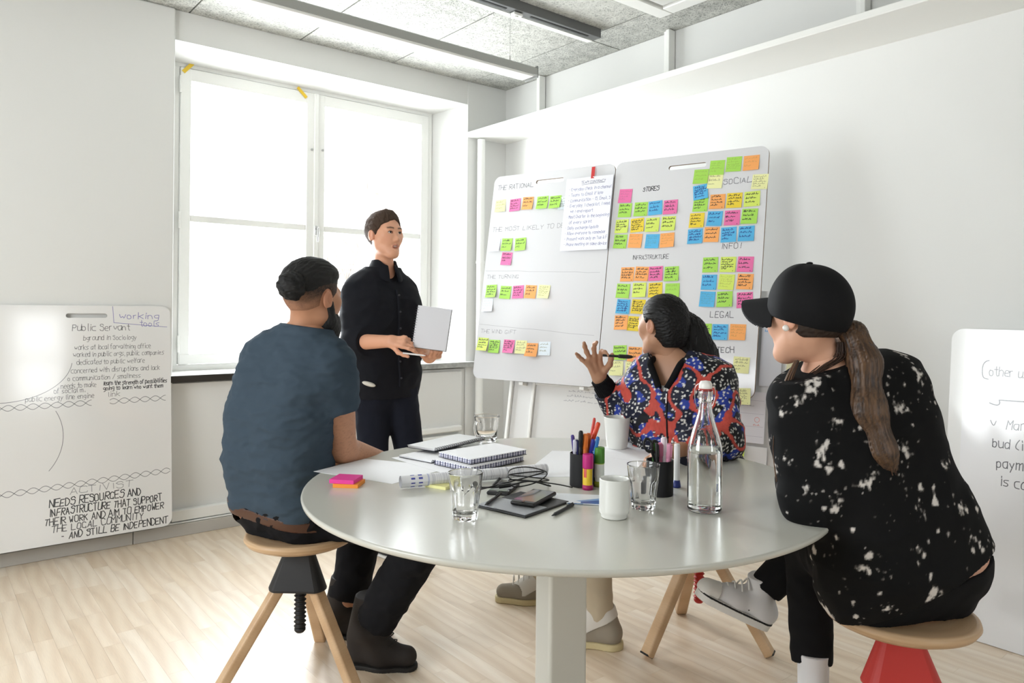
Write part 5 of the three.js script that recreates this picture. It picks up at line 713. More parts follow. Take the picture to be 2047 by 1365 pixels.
  // spiral pad in his hand and a small pen
  const n = thing('notepad', 'open white spiral pad held up by the standing man', 'notepad', [1.985, 1.178, -3.052]); frame(n, [0.768, 0.1, 0.633], [0.12, 0.99, -0.1], [1.985, 1.178, -3.052]); n.rotateZ(-0.16);
  const pm = std({ color: 0xe3e3e8, roughness: 0.7 });
  mk('pages', rbox(-0.083, 0.083, -0.103, 0.103, -0.004, 0.004, 0.001, 1), pm, n); mk('back_cover', rbox(-0.085, 0.0855, -0.105, 0.104, -0.0062, -0.0041, 0.0008, 1), std({ color: 0x4e4e55, roughness: 0.5 }), n);
  const rings = []; for (let y = -0.095; y < 0.1; y += 0.0125) rings.push(new THREE.TorusGeometry(0.0075, 0.001, 5, 14).rotateX(Math.PI / 2).translate(-0.083, y, 0)); mk('wire_binding', merge(rings), std({ color: 0x55565c, roughness: 0.35, metalness: 0.7 }), n);
  const p = one('small_pen', 'small white pen between the fingers of the standing man', 'pen', merge(rod([0, 0, 0], [0.1, 0, 0], 0.0042, 0.0042, 10), rod([0.1, 0, 0], [0.112, 0, 0], 0.004, 0.001, 10)), std({ color: 0xeceaea, roughness: 0.4 }), add(hR.tips[0], [-0.06, 0.0, -0.03]), 0); p.quaternion.setFromUnitVectors(new THREE.Vector3(1, 0, 0), vec(unit([0.7, -0.1, 0.68])));
}
// ---------- seated woman in the patterned jacket ----------
{
  const base = [2.379, 0, -1.759], g = person('seated woman in a red and blue patterned bomber jacket raising a pen', base);
  const S = unit([0.35, 0.05, 0.93]), ft = dir(-0.5, -0.86), hip = unit([0.35, 0, 0.93]);
  const J = { shR: [2.262, 0.995, -1.962], shL: [2.368, 1.015, -1.690], elR: [2.325, 0.775, -2.062], wrR: [2.140, 1.005, -2.072], elL: [2.285, 0.812, -1.590], wrL: [2.02, 0.80, -1.60], hipR: [2.33, 0.585, -1.84], hipL: [2.38, 0.585, -1.69], knR: [1.95, 0.53, -1.93], anR: [2.045, 0.13, -1.96], knL: [2.03, 0.53, -1.98], anL: [2.14, 0.13, -2.40] };
  const tor = trunk([[[2.37, 0.545, -1.765], 0.08, 0.085, hip], [[2.355, 0.63, -1.78], 0.08, 0.1, hip], [[2.335, 0.76, -1.81], 0.06, 0.088, S], [[2.315, 0.88, -1.83], 0.07, 0.092, S], [[2.31, 0.96, -1.835], 0.075, 0.085, S], [[2.314, 1.015, -1.833], 0.095, 0.058, S], [[2.306, 1.065, -1.836], 0.045, 0.052, S], [[2.302, 1.11, -1.838], 0.01, 0.045, S]]);
  const aR = chain([J.shR, J.elR, J.wrR], [0.046, 0.036, 0.0235]), aL = chain([J.shL, J.elL, J.wrL], [0.046, 0.036, 0.0235]), lR = chain([J.hipR, J.knR, J.anR], [0.08, 0.052, 0.034]), lL = chain([J.hipL, J.knL, J.anL], [0.08, 0.052, 0.034]);
  const H = makeHead([2.262, 1.218, -1.855], dir(-0.58, 0.81, -0.03), [0, 1, 0], { size: 0.95, slim: 0.95 });
  const neck = cone([2.308, 1.04, -1.838], [2.28, 1.16, -1.845], 0.05, 0.046);
  // raised hand: palm towards the room, fingers up, pen between thumb and index
  const hR = makeHand(J.wrR, unit([-0.36, 0.92, -0.06]), dir(0.25, -0.95, 0.1), -1, { curls: [[0.85, 0.75, 0.5], [0.35, 0.5, 0.35], [0.12, 0.3, 0.25], [0.05, 0.2, 0.15]], fan: [-0.05, 0.0, -0.12, -0.35], spread: 0.1, thumb: [0.5, 0.75, 0.65], thumbIn: 0.35, size: 1.06 });
  const hL = makeHand(J.wrL, unit([-0.9, -0.1, -0.2]), [0, -1, 0], 1, { size: 0.9 });
  const skin = '#b98a6c', b = lin(skin), tone = skinTone(H, skin, { brow: '#1c1411' }), flat = () => b;
  wear('body', joinGeo([netAround(blend(0.03, tor, lR, lL), [J.shR, J.shL, J.knR, J.knL, J.anR, J.anL, J.hipL], 0.12, 0.014, flat), netAround(blend(0.014, aR, hR.field), [J.shR, J.elR, ...hR.pts], 0.06, 0.0036, flat), netAround(blend(0.02, aL, hL.field), [J.shL, J.elL, ...hL.pts], 0.06, 0.007, flat), netAround(blend(0.02, H.field, neck), [H.c, [2.3, 1.06, -1.84]], 0.14, 0.0033, tone)]), skinMat, g);
  // hair drawn back to a thick ponytail
  const hm = phys({ color: 0x0b0909, roughness: 0.5, specularIntensity: 0.5 }), W = H.W, tie = W(-0.01, 0.01, -0.118);
  const hf = (x, y, z) => { const [a, h, f] = H.loc(x, y, z); const vol = ell([0, 0.03, -0.014], [0.085, 0.1, 0.108])(a, h, f), bulk = ell([0, -0.03, -0.062], [0.062, 0.08, 0.055])(a, h, f); const line = Math.max(f - 0.055 + 0.55 * Math.max(0, 0.08 - h), -(h + 0.088) + 1.15 * Math.max(0, f + 0.045)); const ear = 0.027 - Math.hypot((h + 0.008) * 0.8, f + 0.006); return Math.max(smin(vol, bulk, 0.03) - 0.0025 * N3(a * 150, h * 150, f * 16) - 0.0012 * N3(a * 380, h * 380, f * 30), line, Math.abs(a) > 0.05 ? ear * 0.8 : -1); };
  wear('hair', netAround(hf, [H.c], 0.15, 0.0035), hm, g);
  const path = [[2.295, 1.235, -1.825], [2.345, 1.185, -1.80], [2.378, 1.10, -1.765], [2.396, 1.0, -1.728], [2.395, 0.925, -1.705]], sp = [[0.06], [0.072], [0.066], [0.055], [0.036]];
  wear('ponytail', joinGeo([(() => { const k = netAround((x, y, z) => chain(path, [0.062, 0.066, 0.06, 0.048, 0.022], 0.05)(x, y, z) - 0.004 * N3(x * 130 + y * 20, y * 12, z * 130) - 0.002 * N3(x * 330, y * 20, z * 330), path, 0.1, 0.005); k.deleteAttribute('color'); return k; })()]), hm, g);
  wear('loose_strands', strands(60, path.map((p) => [...p]), sp, 0.0011, 3), hm, g);
  // jacket
  const cells = (x, y, z, s) => { const i = Math.floor(x / s), j = Math.floor(y / s), k = Math.floor(z / s); let d = 9; for (let a = -1; a <= 1; a++) for (let c = -1; c <= 1; c++) for (let e = -1; e <= 1; e++) { const q = Math.sin((i + a) * 127.1 + (j + c) * 311.7 + (k + e) * 74.7) * 43758.5453, h1 = q - Math.floor(q), q2 = q * 1.37 + 5.1, h2 = q2 - Math.floor(q2), q3 = q * 2.11 + 1.7, h3 = q3 - Math.floor(q3); const dx = (i + a + 0.2 + 0.6 * h1) * s - x, dy = (j + c + 0.2 + 0.6 * h2) * s - y, dz = (k + e + 0.2 + 0.6 * h3) * s - z, an = h1 * 6.283; const u = dx * Math.cos(an) + dy * Math.sin(an), v = -dx * Math.sin(an) + dy * Math.cos(an); d = Math.min(d, Math.hypot(u * 0.62, v * 1.25, dz * 0.8)); } return d; };
  const navy = lin('#171a30'), black = lin('#14141a'), blue = lin('#2a3f9a'), red = lin('#d4584a'), red2 = lin('#b8453b'), white = lin('#e4e2dc');
  const pattern = (x, y, z) => {
    const wx = x + 0.02 * N3(x * 12, y * 12, z * 12), wy = y + 0.02 * N3(x * 12 + 7, y * 12, z * 12), r = Math.abs(N3(wx * 11 + 3, wy * 8.5, z * 11)) - 0.085 + 0.05 * N3(x * 70, y * 70, z * 70);
    if (r < 0) return mix(red, red2, 0.5 + 0.5 * N3(x * 160, y * 50, z * 160));
    const bl = N3(x * 20 + 20, y * 20, z * 20) > 0.22, d = cells(x, y, z, 0.0145); return d < 0.0038 ? white : bl ? blue : N3(x * 8, y * 8, z * 8 + 4) > 0 ? navy : black; };
  const cuffR = mix(J.elR, J.wrR, 0.72), dR = unit(sub(J.wrR, J.elR));
  const jb = blend(0.05, (x, y, z) => tor(x, y, z) - 0.03, sleeve([J.shR, J.elR, J.wrR], [0.078, 0.066, 0.048], 0.76), sleeve([J.shL, J.elL, J.wrL], [0.08, 0.07, 0.05], 0.8));
  const vw = (h) => 0.006 + Math.max(0, h - 0.972) / 0.13 * 0.062, NC2 = [2.306, -1.836];
  const vee = (x, y, z) => { const l = (x - NC2[0]) * hip[0] + (z - NC2[1]) * hip[2], f = (x - NC2[0]) * ft[0] + (z - NC2[1]) * ft[2]; return Math.min(Math.max(Math.abs(l) - vw(y), 0.972 - y, 0.01 - f), Math.max(Math.hypot(l, f) - 0.066, 1.06 - y)); };
  const jf = cut(folds(jb, 0.010, 9, 13, 9, 12), half([0, 0.6, 0], [0, -1, 0]), half([2.308, 1.098, -1.836], [0.25, 1, -0.2]), (x, y, z) => -vee(x, y, z), (x, y, z) => 0.004 - tor(x, y, z));
  const jm = phys({ color: 0xffffff, vertexColors: true, roughness: 0.62, specularIntensity: 0.6 });
  const jk = wear('bomber_jacket', netAround(jf, [J.shR, J.shL, J.elR, J.elL, J.wrR, J.wrL, [2.37, 0.6, -1.77]], 0.14, 0.0041, pattern), jm, g);
  const rib = cloth(0x141416, 0.9), ribbed = (f, ax) => (x, y, z) => f(x, y, z) - 0.0014 * Math.sin(dot([x, y, z], ax) * 900);
  wear('cuff', netAround(ribbed(cut(cone(mix(J.elR, J.wrR, 0.7), mix(J.elR, J.wrR, 1.0), 0.046, 0.037), half(mix(J.elR, J.wrR, 0.74), dR.map((v) => -v)), half(mix(J.elR, J.wrR, 0.97), dR)), unit(cross(dR, CF))), [cuffR, J.wrR], 0.06, 0.0036), rib, jk, g);
  const onJacket = (h, l) => { let p = add(add([NC2[0], h, NC2[1]], hip, l), ft, 0.2); for (let k = 0; k < 60; k++) { const d = jb(...p); if (d < 0.001) break; p = add(p, ft, -Math.max(0.001, d * 0.7)); } return p; };
  const edge = []; for (let k = 0; k <= 5; k++) { const h = 0.985 + 0.018 * k; edge.push([h, vw(h) + 0.004]); }
  const back = []; for (let k = 1; k < 8; k++) { const t = Math.PI * (0.2 + 0.6 * k / 8) * 1.0; back.push([0, 1, 2].map((i) => [NC2[0], 1.098, NC2[1]][i] + hip[i] * 0.072 * Math.cos(t) - ft[i] * 0.068 * Math.sin(t))); }
  wear('collar', tube([...edge.map(([h, w]) => onJacket(h, w)), ...back, ...edge.slice().reverse().map(([h, w]) => onJacket(h, -w))], 0.0125, 90, 10), rib, jk, g);
  wear('white_top', netAround(cut((x, y, z) => tor(x, y, z) - 0.012, half([0, 0.992, 0], [0, 1, 0]), half([0, 0.9, 0], [0, -1, 0]), half(add([2.306, 1, -1.836], ft, 0.03), ft.map((v) => -v))), [[2.3, 0.97, -1.83]], 0.13, 0.007), std({ color: 0xe8e6e2, roughness: 0.9 }), g);
  const zp = []; for (let h = 0.968; h > 0.64; h -= 0.035) { let p = add([2.325, h, -1.822], ft, 0.2); for (let k = 0; k < 50; k++) { const d = jf(...p); if (d < 0.001) break; p = add(p, ft, -Math.max(0.001, d * 0.8)); } zp.push(p); }
  wear('zip', tube(zp, 0.0035, 50, 6), std({ color: 0x1a1a1c, roughness: 0.4, metalness: 0.4 }), jk, g); wear('zip_pull', rod(add(zp[0], ft, 0.005), add(add(zp[0], ft, 0.008), [0, -0.035, 0]), 0.003), chrome, jk, g);
  // beige trousers, sneakers
  const khaki = cloth(0xb9ab94, 0.9), tf = folds(blend(0.04, cut((x, y, z) => tor(x, y, z) - 0.004, half([0, 0.66, 0], [0, 1, 0])), (x, y, z) => lR(x, y, z) - 0.014, (x, y, z) => lL(x, y, z) - 0.014), 0.004, 14, 14, 14, 3);
  wear('trousers', netAround(cut(tf, half([0, 0.1, 0], [0, -1, 0]), (x, y, z) => (Math.hypot(x - 2.379, z + 1.759) < 0.19 ? 0.497 - y : -1)), ['hipR', 'hipL', 'knR', 'knL', 'anR', 'anL'].map((k) => J[k]), 0.14, 0.0085), khaki, g);
  const tan = std({ color: 0x8f8576, roughness: 0.85 }), strap = std({ color: 0xcfcac2, roughness: 0.8 }), gum = std({ color: 0xc9b98e, roughness: 0.7 });
  for (const [an, heel, toe] of [[J.anR, [2.075, 0.045, -1.935], [1.97, 0.042, -2.10]], [J.anL, [2.165, 0.045, -2.40], [2.03, 0.042, -2.53]]]) {
    const d = unit(sub(toe, heel)), q = unit(cross(d, [0, 1, 0])), bf = blend(0.025, cone(add(an, [0, 0.035, 0]), add(heel, [0, 0.02, 0]), 0.045, 0.04), cone(heel, mix(heel, toe, 0.5), 0.04, 0.041), cone(mix(heel, toe, 0.5), toe, 0.041, 0.032), cone(add(an, [0, 0, 0]), mix(heel, toe, 0.6), 0.04, 0.033));
    const sh = wear('sneaker', netAround(cut(bf, half([0, 0.022, 0], [0, -1, 0]), half([0, an[1] + 0.05, 0], [0, 1, 0])), [an, heel, toe], 0.08, 0.006), tan, g);
    wear('sole', netAround(cut((x, y, z) => bf(x, 0.04, z) - 0.005, half([0, 0.025, 0], [0, 1, 0]), half([0, 0.0005, 0], [0, -1, 0])), [heel, toe], 0.07, 0.006), gum, sh, g);
    wear('strap', netAround(cut((x, y, z) => bf(x, y, z) - 0.004, half(add(an, [0, 0.03, 0]), [0, 1, 0]), half(add(an, [0, -0.045, 0]), [-d[0] * 0.6, -1, -d[2] * 0.6])), [an], 0.09, 0.006), strap, sh, g);
    const lc = []; for (let k = 0; k < 4; k++) { const c = mix(add(an, d, 0.03), add(toe, [0, 0.02, 0]), 0.2 + 0.16 * k); lc.push(tube([add(c, q, -0.028), add(c, [0, 0.032, 0]), add(c, q, 0.028)], 0.003, 8, 5)); } wear('laces', merge(lc), strap, sh, g);
  }
  const t0 = hR.tips[0], px0 = add(t0, CR, -0.02), pn = thing('marker_pen', 'black marker held between the raised fingers of the woman in the patterned jacket', 'pen', px0); pn.quaternion.setFromUnitVectors(new THREE.Vector3(0, 1, 0), vec(dir(1, -0.05, -0.04)));
  mk('barrel', lathe([[0, 0], [0.0042, 0], [0.0048, 0.003], [0.0048, 0.062], [0, 0.062]], 14), blackPlastic, pn); mk('cap', lathe([[0, 0.06], [0.0068, 0.06], [0.0078, 0.066], [0.0078, 0.098], [0.0055, 0.112], [0.002, 0.117], [0, 0.117]], 16), blackPlastic, pn);
}
// ---------- seated woman in the cap ----------
{
  const base = [2.03, 0, -0.866], g = person('seated woman with black cap and long ponytail seen from behind', base);
  const S = unit([-0.90, -0.10, -0.42]), S0 = unit([-0.91, 0, -0.41]), ft = unit([0.42, 0, -0.91]);
  const J = { shL: [1.822, 1.045, -1.03], shR: [2.085, 1.085, -0.912], elL: [1.805, 0.795, -0.985], wrL: [2.02, 0.79, -1.16], elR: [2.20, 0.80, -1.0], wrR: [2.15, 0.79, -1.16], hipL: [1.955, 0.58, -0.905], hipR: [2.10, 0.58, -0.84], knL: [2.172, 0.568, -1.198], anL: [2.104, 0.13, -1.142], knR: [2.335, 0.655, -1.16], anR: [2.195, 0.345, -1.375] };
  const tor = trunk([[[2.025, 0.55, -0.862], 0.11, 0.085, S0], [[2.028, 0.62, -0.858], 0.105, 0.115, S0], [[2.012, 0.74, -0.885], 0.085, 0.112, S0], [[1.985, 0.86, -0.925], 0.085, 0.105, S0], [[1.965, 0.97, -0.952], 0.095, 0.098, S], [[1.952, 1.06, -0.968], 0.108, 0.066, S], [[1.925, 1.125, -0.985], 0.03, 0.055, S], [[1.91, 1.16, -0.988], 0.01, 0.046, S]]);
  const aL = chain([J.shL, J.elL, J.wrL], [0.05, 0.04, 0.026]), aR = chain([J.shR, J.elR, J.wrR], [0.05, 0.04, 0.026]), lL = chain([J.hipL, J.knL, J.anL], [0.088, 0.056, 0.036], 0.03), lR = chain([J.hipR, J.knR, J.anR], [0.088, 0.056, 0.036], 0.03);
  const H = makeHead([1.832, 1.262, -1.024], dir(-0.54, 0.84, -0.05), unit([0.03, 1, 0.02]), { size: 0.97, slim: 0.96 });
  const neck = cone([1.918, 1.11, -0.986], [1.868, 1.19, -1.008], 0.054, 0.047);
  const hL = makeHand(J.wrL, dir(0.5, 0.85), [0, -1, 0], 1, { size: 0.9 }), hR = makeHand(J.wrR, dir(0.35, 0.9), [0, -1, 0], -1, { size: 0.9 });
  const skin = '#dca98d', b = lin(skin), tone = skinTone(H, skin, { brow: '#6b4c38', blush: '#d8937a' }), flat = () => b;
  wear('body', joinGeo([netAround(blend(0.03, tor, lL, lR), [J.shL, J.shR, J.knL, J.knR, J.anL, J.anR, J.hipR], 0.14, 0.012, flat), netAround(blend(0.02, aL, hL.field), [J.shL, J.elL, ...hL.pts], 0.06, 0.007, flat), netAround(blend(0.02, aR, hR.field), [J.shR, J.elR, ...hR.pts], 0.06, 0.007, flat), netAround(blend(0.02, H.field, neck), [H.c, [1.91, 1.13, -0.99]], 0.14, 0.0033, tone)]), skinMat, g);
  wear('earring', new THREE.SphereGeometry(0.0085, 14, 12).translate(...H.W(0.082, -0.03, 0.002)), std({ color: 0xf2eee8, roughness: 0.15 }), g);
  // cap: crown, brim, button, strap
  const felt = cloth(0x141416, 0.75);
  const crown = H.wrap((a, h, f) => { const d = ell([0, 0.03, -0.014], [0.095, 0.113 + 0.012 * ss(-0.04, 0.05, f), 0.117])(a, h, f); return Math.max(d - 0.0008 * Math.sin(Math.atan2(a, f + 0.012) * 6), (-0.012 + 0.30 * f) - h, -ell([0, 0.03, -0.014], [0.086, 0.105, 0.108])(a, h, f)); });
  const cap = wear('cap', netAround(crown, [H.c], 0.16, 0.004), felt, g);
  const brim = H.wrap((a, h, f) => { const r = Math.hypot(a / 0.09, (f - 0.05) / 0.15), y = 0.058 - 10.5 * a * a - 0.03 * (f - 0.09); return Math.max((r - 1) * 0.085, Math.abs(h - y) * 0.8 - 0.0038, 0.068 - f - 3.2 * a * a); });
  wear('brim', netAround(brim, [H.W(0, 0.03, 0.12)], 0.13, 0.0022), felt, cap, g);
  wear('cap_button', netAround(H.wrap(ell([0, 0.1465, -0.014], [0.009, 0.004, 0.009])), [H.W(0, 0.149, -0.014)], 0.02, 0.002), felt, cap, g);
  // hair under the cap, ponytail down the back, strand past the shoulder
  const brown = ['#4a3121', '#5c3f29', '#3a261a', '#6e5036', '#2a1c14'].map((c) => std({ color: c, roughness: 0.5 }));
  const under = (x, y, z) => { const [a, h, f] = H.loc(x, y, z); const d = ell([0, 0.02, -0.016], [0.083, 0.1, 0.104])(a, h, f), ear = 0.025 - Math.hypot((h + 0.008) * 0.8, f + 0.006); return Math.max(d - 0.002 * N3(a * 150, h * 60, f * 60), f - 0.03 + 0.5 * Math.max(0, 0.05 - h), -(h + 0.055) + 0.6 * Math.max(0, f + 0.03), h - 0.03, Math.abs(a) > 0.05 ? ear * 0.8 : -1); };
  const hr = wear('hair', netAround(under, [H.c], 0.15, 0.0035), brown[4], g);
  const path = [[1.872, 1.235, -0.952], [1.895, 1.225, -0.925], [1.893, 1.15, -0.898], [1.878, 1.03, -0.885], [1.885, 0.93, -0.852], [1.90, 0.862, -0.825]], sp = [[0.014], [0.016], [0.031], [0.04], [0.033], [0.014]];
  const pf = chain(path, [0.016, 0.016, 0.03, 0.037, 0.028, 0.006], 0.06);
  const tint = brown.map((m) => [m.color.r, m.color.g, m.color.b]);
  const rel = (x, y, z) => { let k = 0; while (k < path.length - 2 && y < path[k + 1][1]) k++; const t = Math.min(1, Math.max(0, (path[k][1] - y) / (path[k][1] - path[k + 1][1]))), c = mix(path[k], path[k + 1], t); return [x - c[0], z - c[2]]; };
  const hairCol = (x, y, z) => { const [u, v] = rel(x, y, z), n = N3(u * 170, y * 3, v * 170) + 0.6 * N3(u * 420, y * 5, v * 420), light = lin('#6a4d34'), dark = lin('#2c1d14'); return mix(dark, light, Math.min(1, Math.max(0, 0.45 + n * 0.8))); };
  const hm = std({ color: 0xffffff, vertexColors: true, roughness: 0.48 });
  wear('ponytail', netAround((x, y, z) => { const d = pf(x, y, z); if (d > 0.02) return d; const [u, v] = rel(x, y, z); return d - 0.0018 * N3(u * 170, y * 1.5, v * 170) - 0.0012 * N3(u * 380, y * 2, v * 380); }, path, 0.07, 0.0038, hairCol), hm, g);
  brown.slice(0, 4).forEach((m, i) => wear('ponytail_strands', strands(46, path, sp.map(([w]) => [w * 1.0]), 0.0009, i * 5), m, g));
  wear('hair_tie', new THREE.TorusGeometry(0.02, 0.006, 8, 24).rotateX(1.2).translate(1.893, 1.224, -0.926), blackPlastic, g);
  const lock = [[1.80, 1.15, -1.03], [1.782, 1.09, -1.045], [1.766, 1.0, -1.055], [1.762, 0.93, -1.06], [1.768, 0.88, -1.06]];
  brown.slice(1, 4).forEach((m, i) => wear('side_lock', strands(16, lock, [[0.004], [0.009], [0.013], [0.012], [0.006]], 0.0012, i * 3 + 20), m, g));
  const nape = [[1.868, 1.20, -0.945], [1.865, 1.165, -0.945], [1.84, 1.135, -0.975], [1.795, 1.10, -1.025]]; wear('nape_strands', strands(30, nape, [[0.012], [0.016], [0.014], [0.006]], 0.0012, 40), brown[2], g);
  // sweatshirt with bleach splashes
  const ink = lin('#121213'), bleach = lin('#dcd6d0'), grey = lin('#8a8580');
  const splash = (x, y, z) => {
    const big = N3(x * 17 + 1.7, y * 15 + 4, z * 17 + 2), fine = N3(x * 95, y * 60, z * 95), fine2 = N3(x * 190, y * 120, z * 190), mid = N3(x * 44 + 5, y * 34, z * 44);
    let v = ss(0.46, 0.66, big + 0.36 * fine + 0.2 * fine2); v = Math.max(v, ss(0.50, 0.64, mid + 0.22 * fine) * 0.95, ss(0.60, 0.72, fine2 + 0.15 * big) * 0.7 * ss(-0.2, 0.2, big)); return v > 0.5 ? mix(grey, bleach, (v - 0.5) * 2) : mix(ink, grey, v * 2); };
  const jb = blend(0.05, (x, y, z) => tor(x, y, z) - 0.018, sleeve([J.shL, J.elL, J.wrL], [0.078, 0.072, 0.055], 0.9), sleeve([J.shR, J.elR, J.wrR], [0.078, 0.07, 0.055], 0.9));
  const jf = cut(folds(jb, 0.009, 7, 9, 7, 21), half([2.05, 0.612, -0.80], [0.42, -1, 0.25]), half([1.91, 1.15, -0.987], [-0.35, 1, -0.1]));
  wear('sweatshirt', netAround(jf, [J.shL, J.shR, J.elL, J.elR, J.wrL, J.wrR, [2.03, 0.56, -0.86]], 0.2, 0.0042, splash), phys({ color: 0xffffff, vertexColors: true, roughness: 0.85, specularIntensity: 0.35 }), g);
  // trousers, white socks and high-top
  const legCut = (f, a, c, t) => { const p = mix(a, c, t), d = unit(sub(c, a)), pl = half(p, d); return (x, y, z) => Math.max(f(x, y, z) - 0.014, pl(x, y, z)); };
  const shinL = cone(J.knL, J.anL, 0.056, 0.04), shinR = cone(J.knR, J.anR, 0.056, 0.04), thL = cone(J.hipL, J.knL, 0.088, 0.056), thR = cone(J.hipR, J.knR, 0.088, 0.056);
  const tf = folds(blend(0.035, cut((x, y, z) => tor(x, y, z) - 0.006, half([2.05, 0.60, -0.80], [-0.30, 1, -0.18])), (x, y, z) => thL(x, y, z) - 0.014, (x, y, z) => thR(x, y, z) - 0.014, legCut(shinL, J.knL, J.anL, 0.78), legCut(shinR, J.knR, J.anR, 0.93)), 0.005, 12, 12, 12, 31);
  wear('trousers', netAround(cut(tf, (x, y, z) => (Math.hypot(x - 2.03, z + 0.866) < 0.2 ? 0.497 - y : -1)), ['hipR', 'hipL', 'knR', 'knL', 'anR', 'anL'].map((k) => J[k]), 0.15, 0.0075), cloth(0x18181a, 0.9), g);
  const white = std({ color: 0xe7e7ea, roughness: 0.8 }), rubber = std({ color: 0xf0efec, roughness: 0.5 }), blackLine = std({ color: 0x1a1a1c, roughness: 0.6 });
  wear('sock', netAround(cut(cone([J.anL[0], 0.27, J.anL[2]], [J.anL[0], 0.05, J.anL[2]], 0.045, 0.042), half([0, 0.26, 0], [0, 1, 0])), [J.anL], 0.16, 0.006), white, g);
  const hi = (an, heel, toe, up, tall, name) => {                      // canvas high-top laid out along its own sole
    const d = unit(sub(toe, heel)), u = unit(add(up, d, -dot(up, d))), q = cross(d, u), L = Math.hypot(...sub(toe, heel)), P = (a, h, s) => [0, 1, 2].map((k) => heel[k] + d[k] * a + u[k] * h + q[k] * s), lo = (x, y, z) => { const p = [x - heel[0], y - heel[1], z - heel[2]]; return [dot(p, d), dot(p, u), dot(p, q)]; };
    const foot = blend(0.03, cone(P(0.03, 0.05, 0), P(L * 0.55, 0.042, 0), 0.036, 0.036), cone(P(L * 0.55, 0.042, 0), P(L - 0.03, 0.035, 0), 0.036, 0.033), cone(P(0.05, 0.05, 0), add(an, unit(sub(an, P(0.05, 0.05, 0))), 0.06), 0.042, 0.044), cone(add(an, u, -0.03), P(L * 0.62, 0.055, 0), 0.04, 0.026));
    const sole = (x, y, z) => { const [a, h, s] = lo(x, y, z), w = 0.036 + 0.008 * Math.sin(Math.min(1, Math.max(0, a / L)) * Math.PI), c = Math.min(L - 0.04, Math.max(0.036, a)); return Math.max(Math.hypot(a - c, s) - w - 0.002, Math.abs(h - 0.016) - 0.0155); };
    const o = wear(name, netAround(cut(foot, (x, y, z) => 0.024 - lo(x, y, z)[1], half(add(an, unit(sub(an, P(0.05, 0.05, 0))), tall), unit(sub(an, P(0.05, 0.05, 0))))), [an, heel, toe, P(L * 0.5, 0.1, 0)], 0.07, 0.0048), white, g);
    wear('sole', netAround(sole, [heel, toe, P(L / 2, 0.02, 0)], 0.07, 0.0045), rubber, o, g);
    wear('sole_stripe', netAround((x, y, z) => Math.max(sole(x, y, z) - 0.0025, Math.abs(lo(x, y, z)[1] - 0.026) - 0.003), [heel, toe, P(L / 2, 0.02, 0)], 0.07, 0.0035), blackLine, o, g);
    wear('toe_cap', netAround((x, y, z) => { const p = lo(x, y, z); return Math.max(foot(x, y, z) - 0.003, L - 0.062 - p[0], 0.026 - p[1]); }, [toe, P(L - 0.03, 0.04, 0)], 0.06, 0.0045), rubber, o, g);
    const lc = []; for (let k = 0; k < 6; k++) { const a = L * (0.68 - 0.065 * k), h = 0.076 + 0.014 * k; lc.push(tube([P(a, h - 0.018, -0.028), P(a + 0.008, h + 0.008, 0), P(a, h - 0.018, 0.028)], 0.003, 8, 5)); } wear('laces', merge(lc), rubber, o, g);
    const el = []; for (const [a, h] of [[0.4, 0.045], [0.48, 0.045]]) for (const s of [-1, 1]) el.push(new THREE.SphereGeometry(0.0045, 8, 6).translate(...P(L * a, h, s * 0.038))); wear('eyelets', merge(el), blackLine, o, g);
  };
  const up = unit([0.1, 1, 0.25]);
  hi(J.anR, [2.222, 0.222, -1.372], [2.012, 0.345, -1.505], unit([-0.35, 1, -0.1]), 0.06, 'high_top_sneaker');
  hi([J.anL[0], 0.10, J.anL[2]], [2.095, 0.0, -1.09], [2.145, 0.0, -1.345], [0, 1, 0], 0.01, 'high_top_sneaker');
}
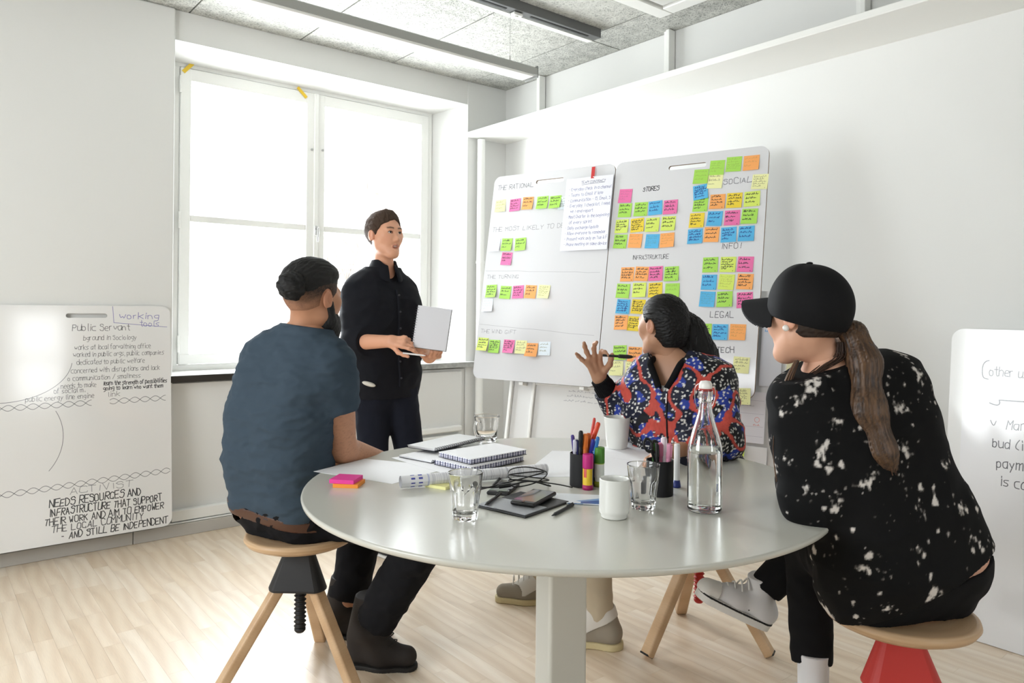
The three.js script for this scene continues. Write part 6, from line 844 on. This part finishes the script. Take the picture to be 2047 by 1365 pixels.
// ---------- outside the window ----------
{
  const f = thing('facade', 'pale sunless house front across the street seen through the window', 'building', [4, -6, -13.4]);
  mk('wall', box(-14, 14, 0, 9.6, -0.4, 0), std({ color: 0xf0efec, roughness: 0.9 }), f);
  mk('eave', box(-14, 14, 9.6, 9.9, -0.4, 0.45), std({ color: 0xb4b4b2, roughness: 0.8 }), f);
  mk('roof', box(-14, 14, 9.9, 12.5, -2.5, 0.2), std({ color: 0xe2e1df, roughness: 0.9 }), f);
  for (let k = 0; k < 5; k++) { const x = -4.6 + k * 3.0; const w = mk('window_frame', rbox(x, x + 1.1, 7.2, 8.9, 0.0, 0.06, 0.01), std({ color: 0xc4c4c2, roughness: 0.7 }), f); mk('pane', box(x + 0.1, x + 1.0, 7.3, 8.8, 0.06, 0.065), std({ color: 0x9a9ea2, roughness: 0.2 }), w); }
  mk('gutter', rod([-14, 9.62, 0.5], [14, 9.62, 0.5], 0.09), std({ color: 0x8c8d8b, roughness: 0.6 }), f);  // eave, pane and gutter greys paled to imitate window glare
  const glareBark = std({ color: 0x8f8a83, roughness: 0.9 }), t = thing('bare_tree', 'leafless tree with thin branches in front of the house opposite', 'tree', [5.2, -6, -8.6]);  // bark colour lightened to stand in for bloom around the branches
  const gs = []; const grow = (p, d, l, r, n) => { const q = [p[0] + d[0] * l, p[1] + d[1] * l, p[2] + d[2] * l]; gs.push(rod(p, q, r, r * 0.72, 7)); if (n) for (let k = 0; k < 3; k++) grow(q, unit([d[0] + rr(-0.75, 0.75), d[1] + rr(-0.25, 0.35), d[2] + rr(-0.75, 0.75)]), l * rr(0.6, 0.82), r * 0.66, n - 1); };
  mk('trunk', rod([0, 0, 0], [0, 5.2, 0], 0.16, 0.11, 12), glareBark, t); for (let k = 0; k < 4; k++) grow([0, 4.6 + k * 0.5, 0], unit([rr(-1, 0.6), 0.8, rr(-0.6, 0.6)]), 1.3, 0.045, 3);
  mk('branches', merge(gs), glareBark, t).userData.kind = 'stuff';
  struct('ground', box(-25, 30, -6.2, -6, -30, -4.9), std({ color: 0xd9d8d6, roughness: 0.95 }));
}
renderer.render(scene, camera);
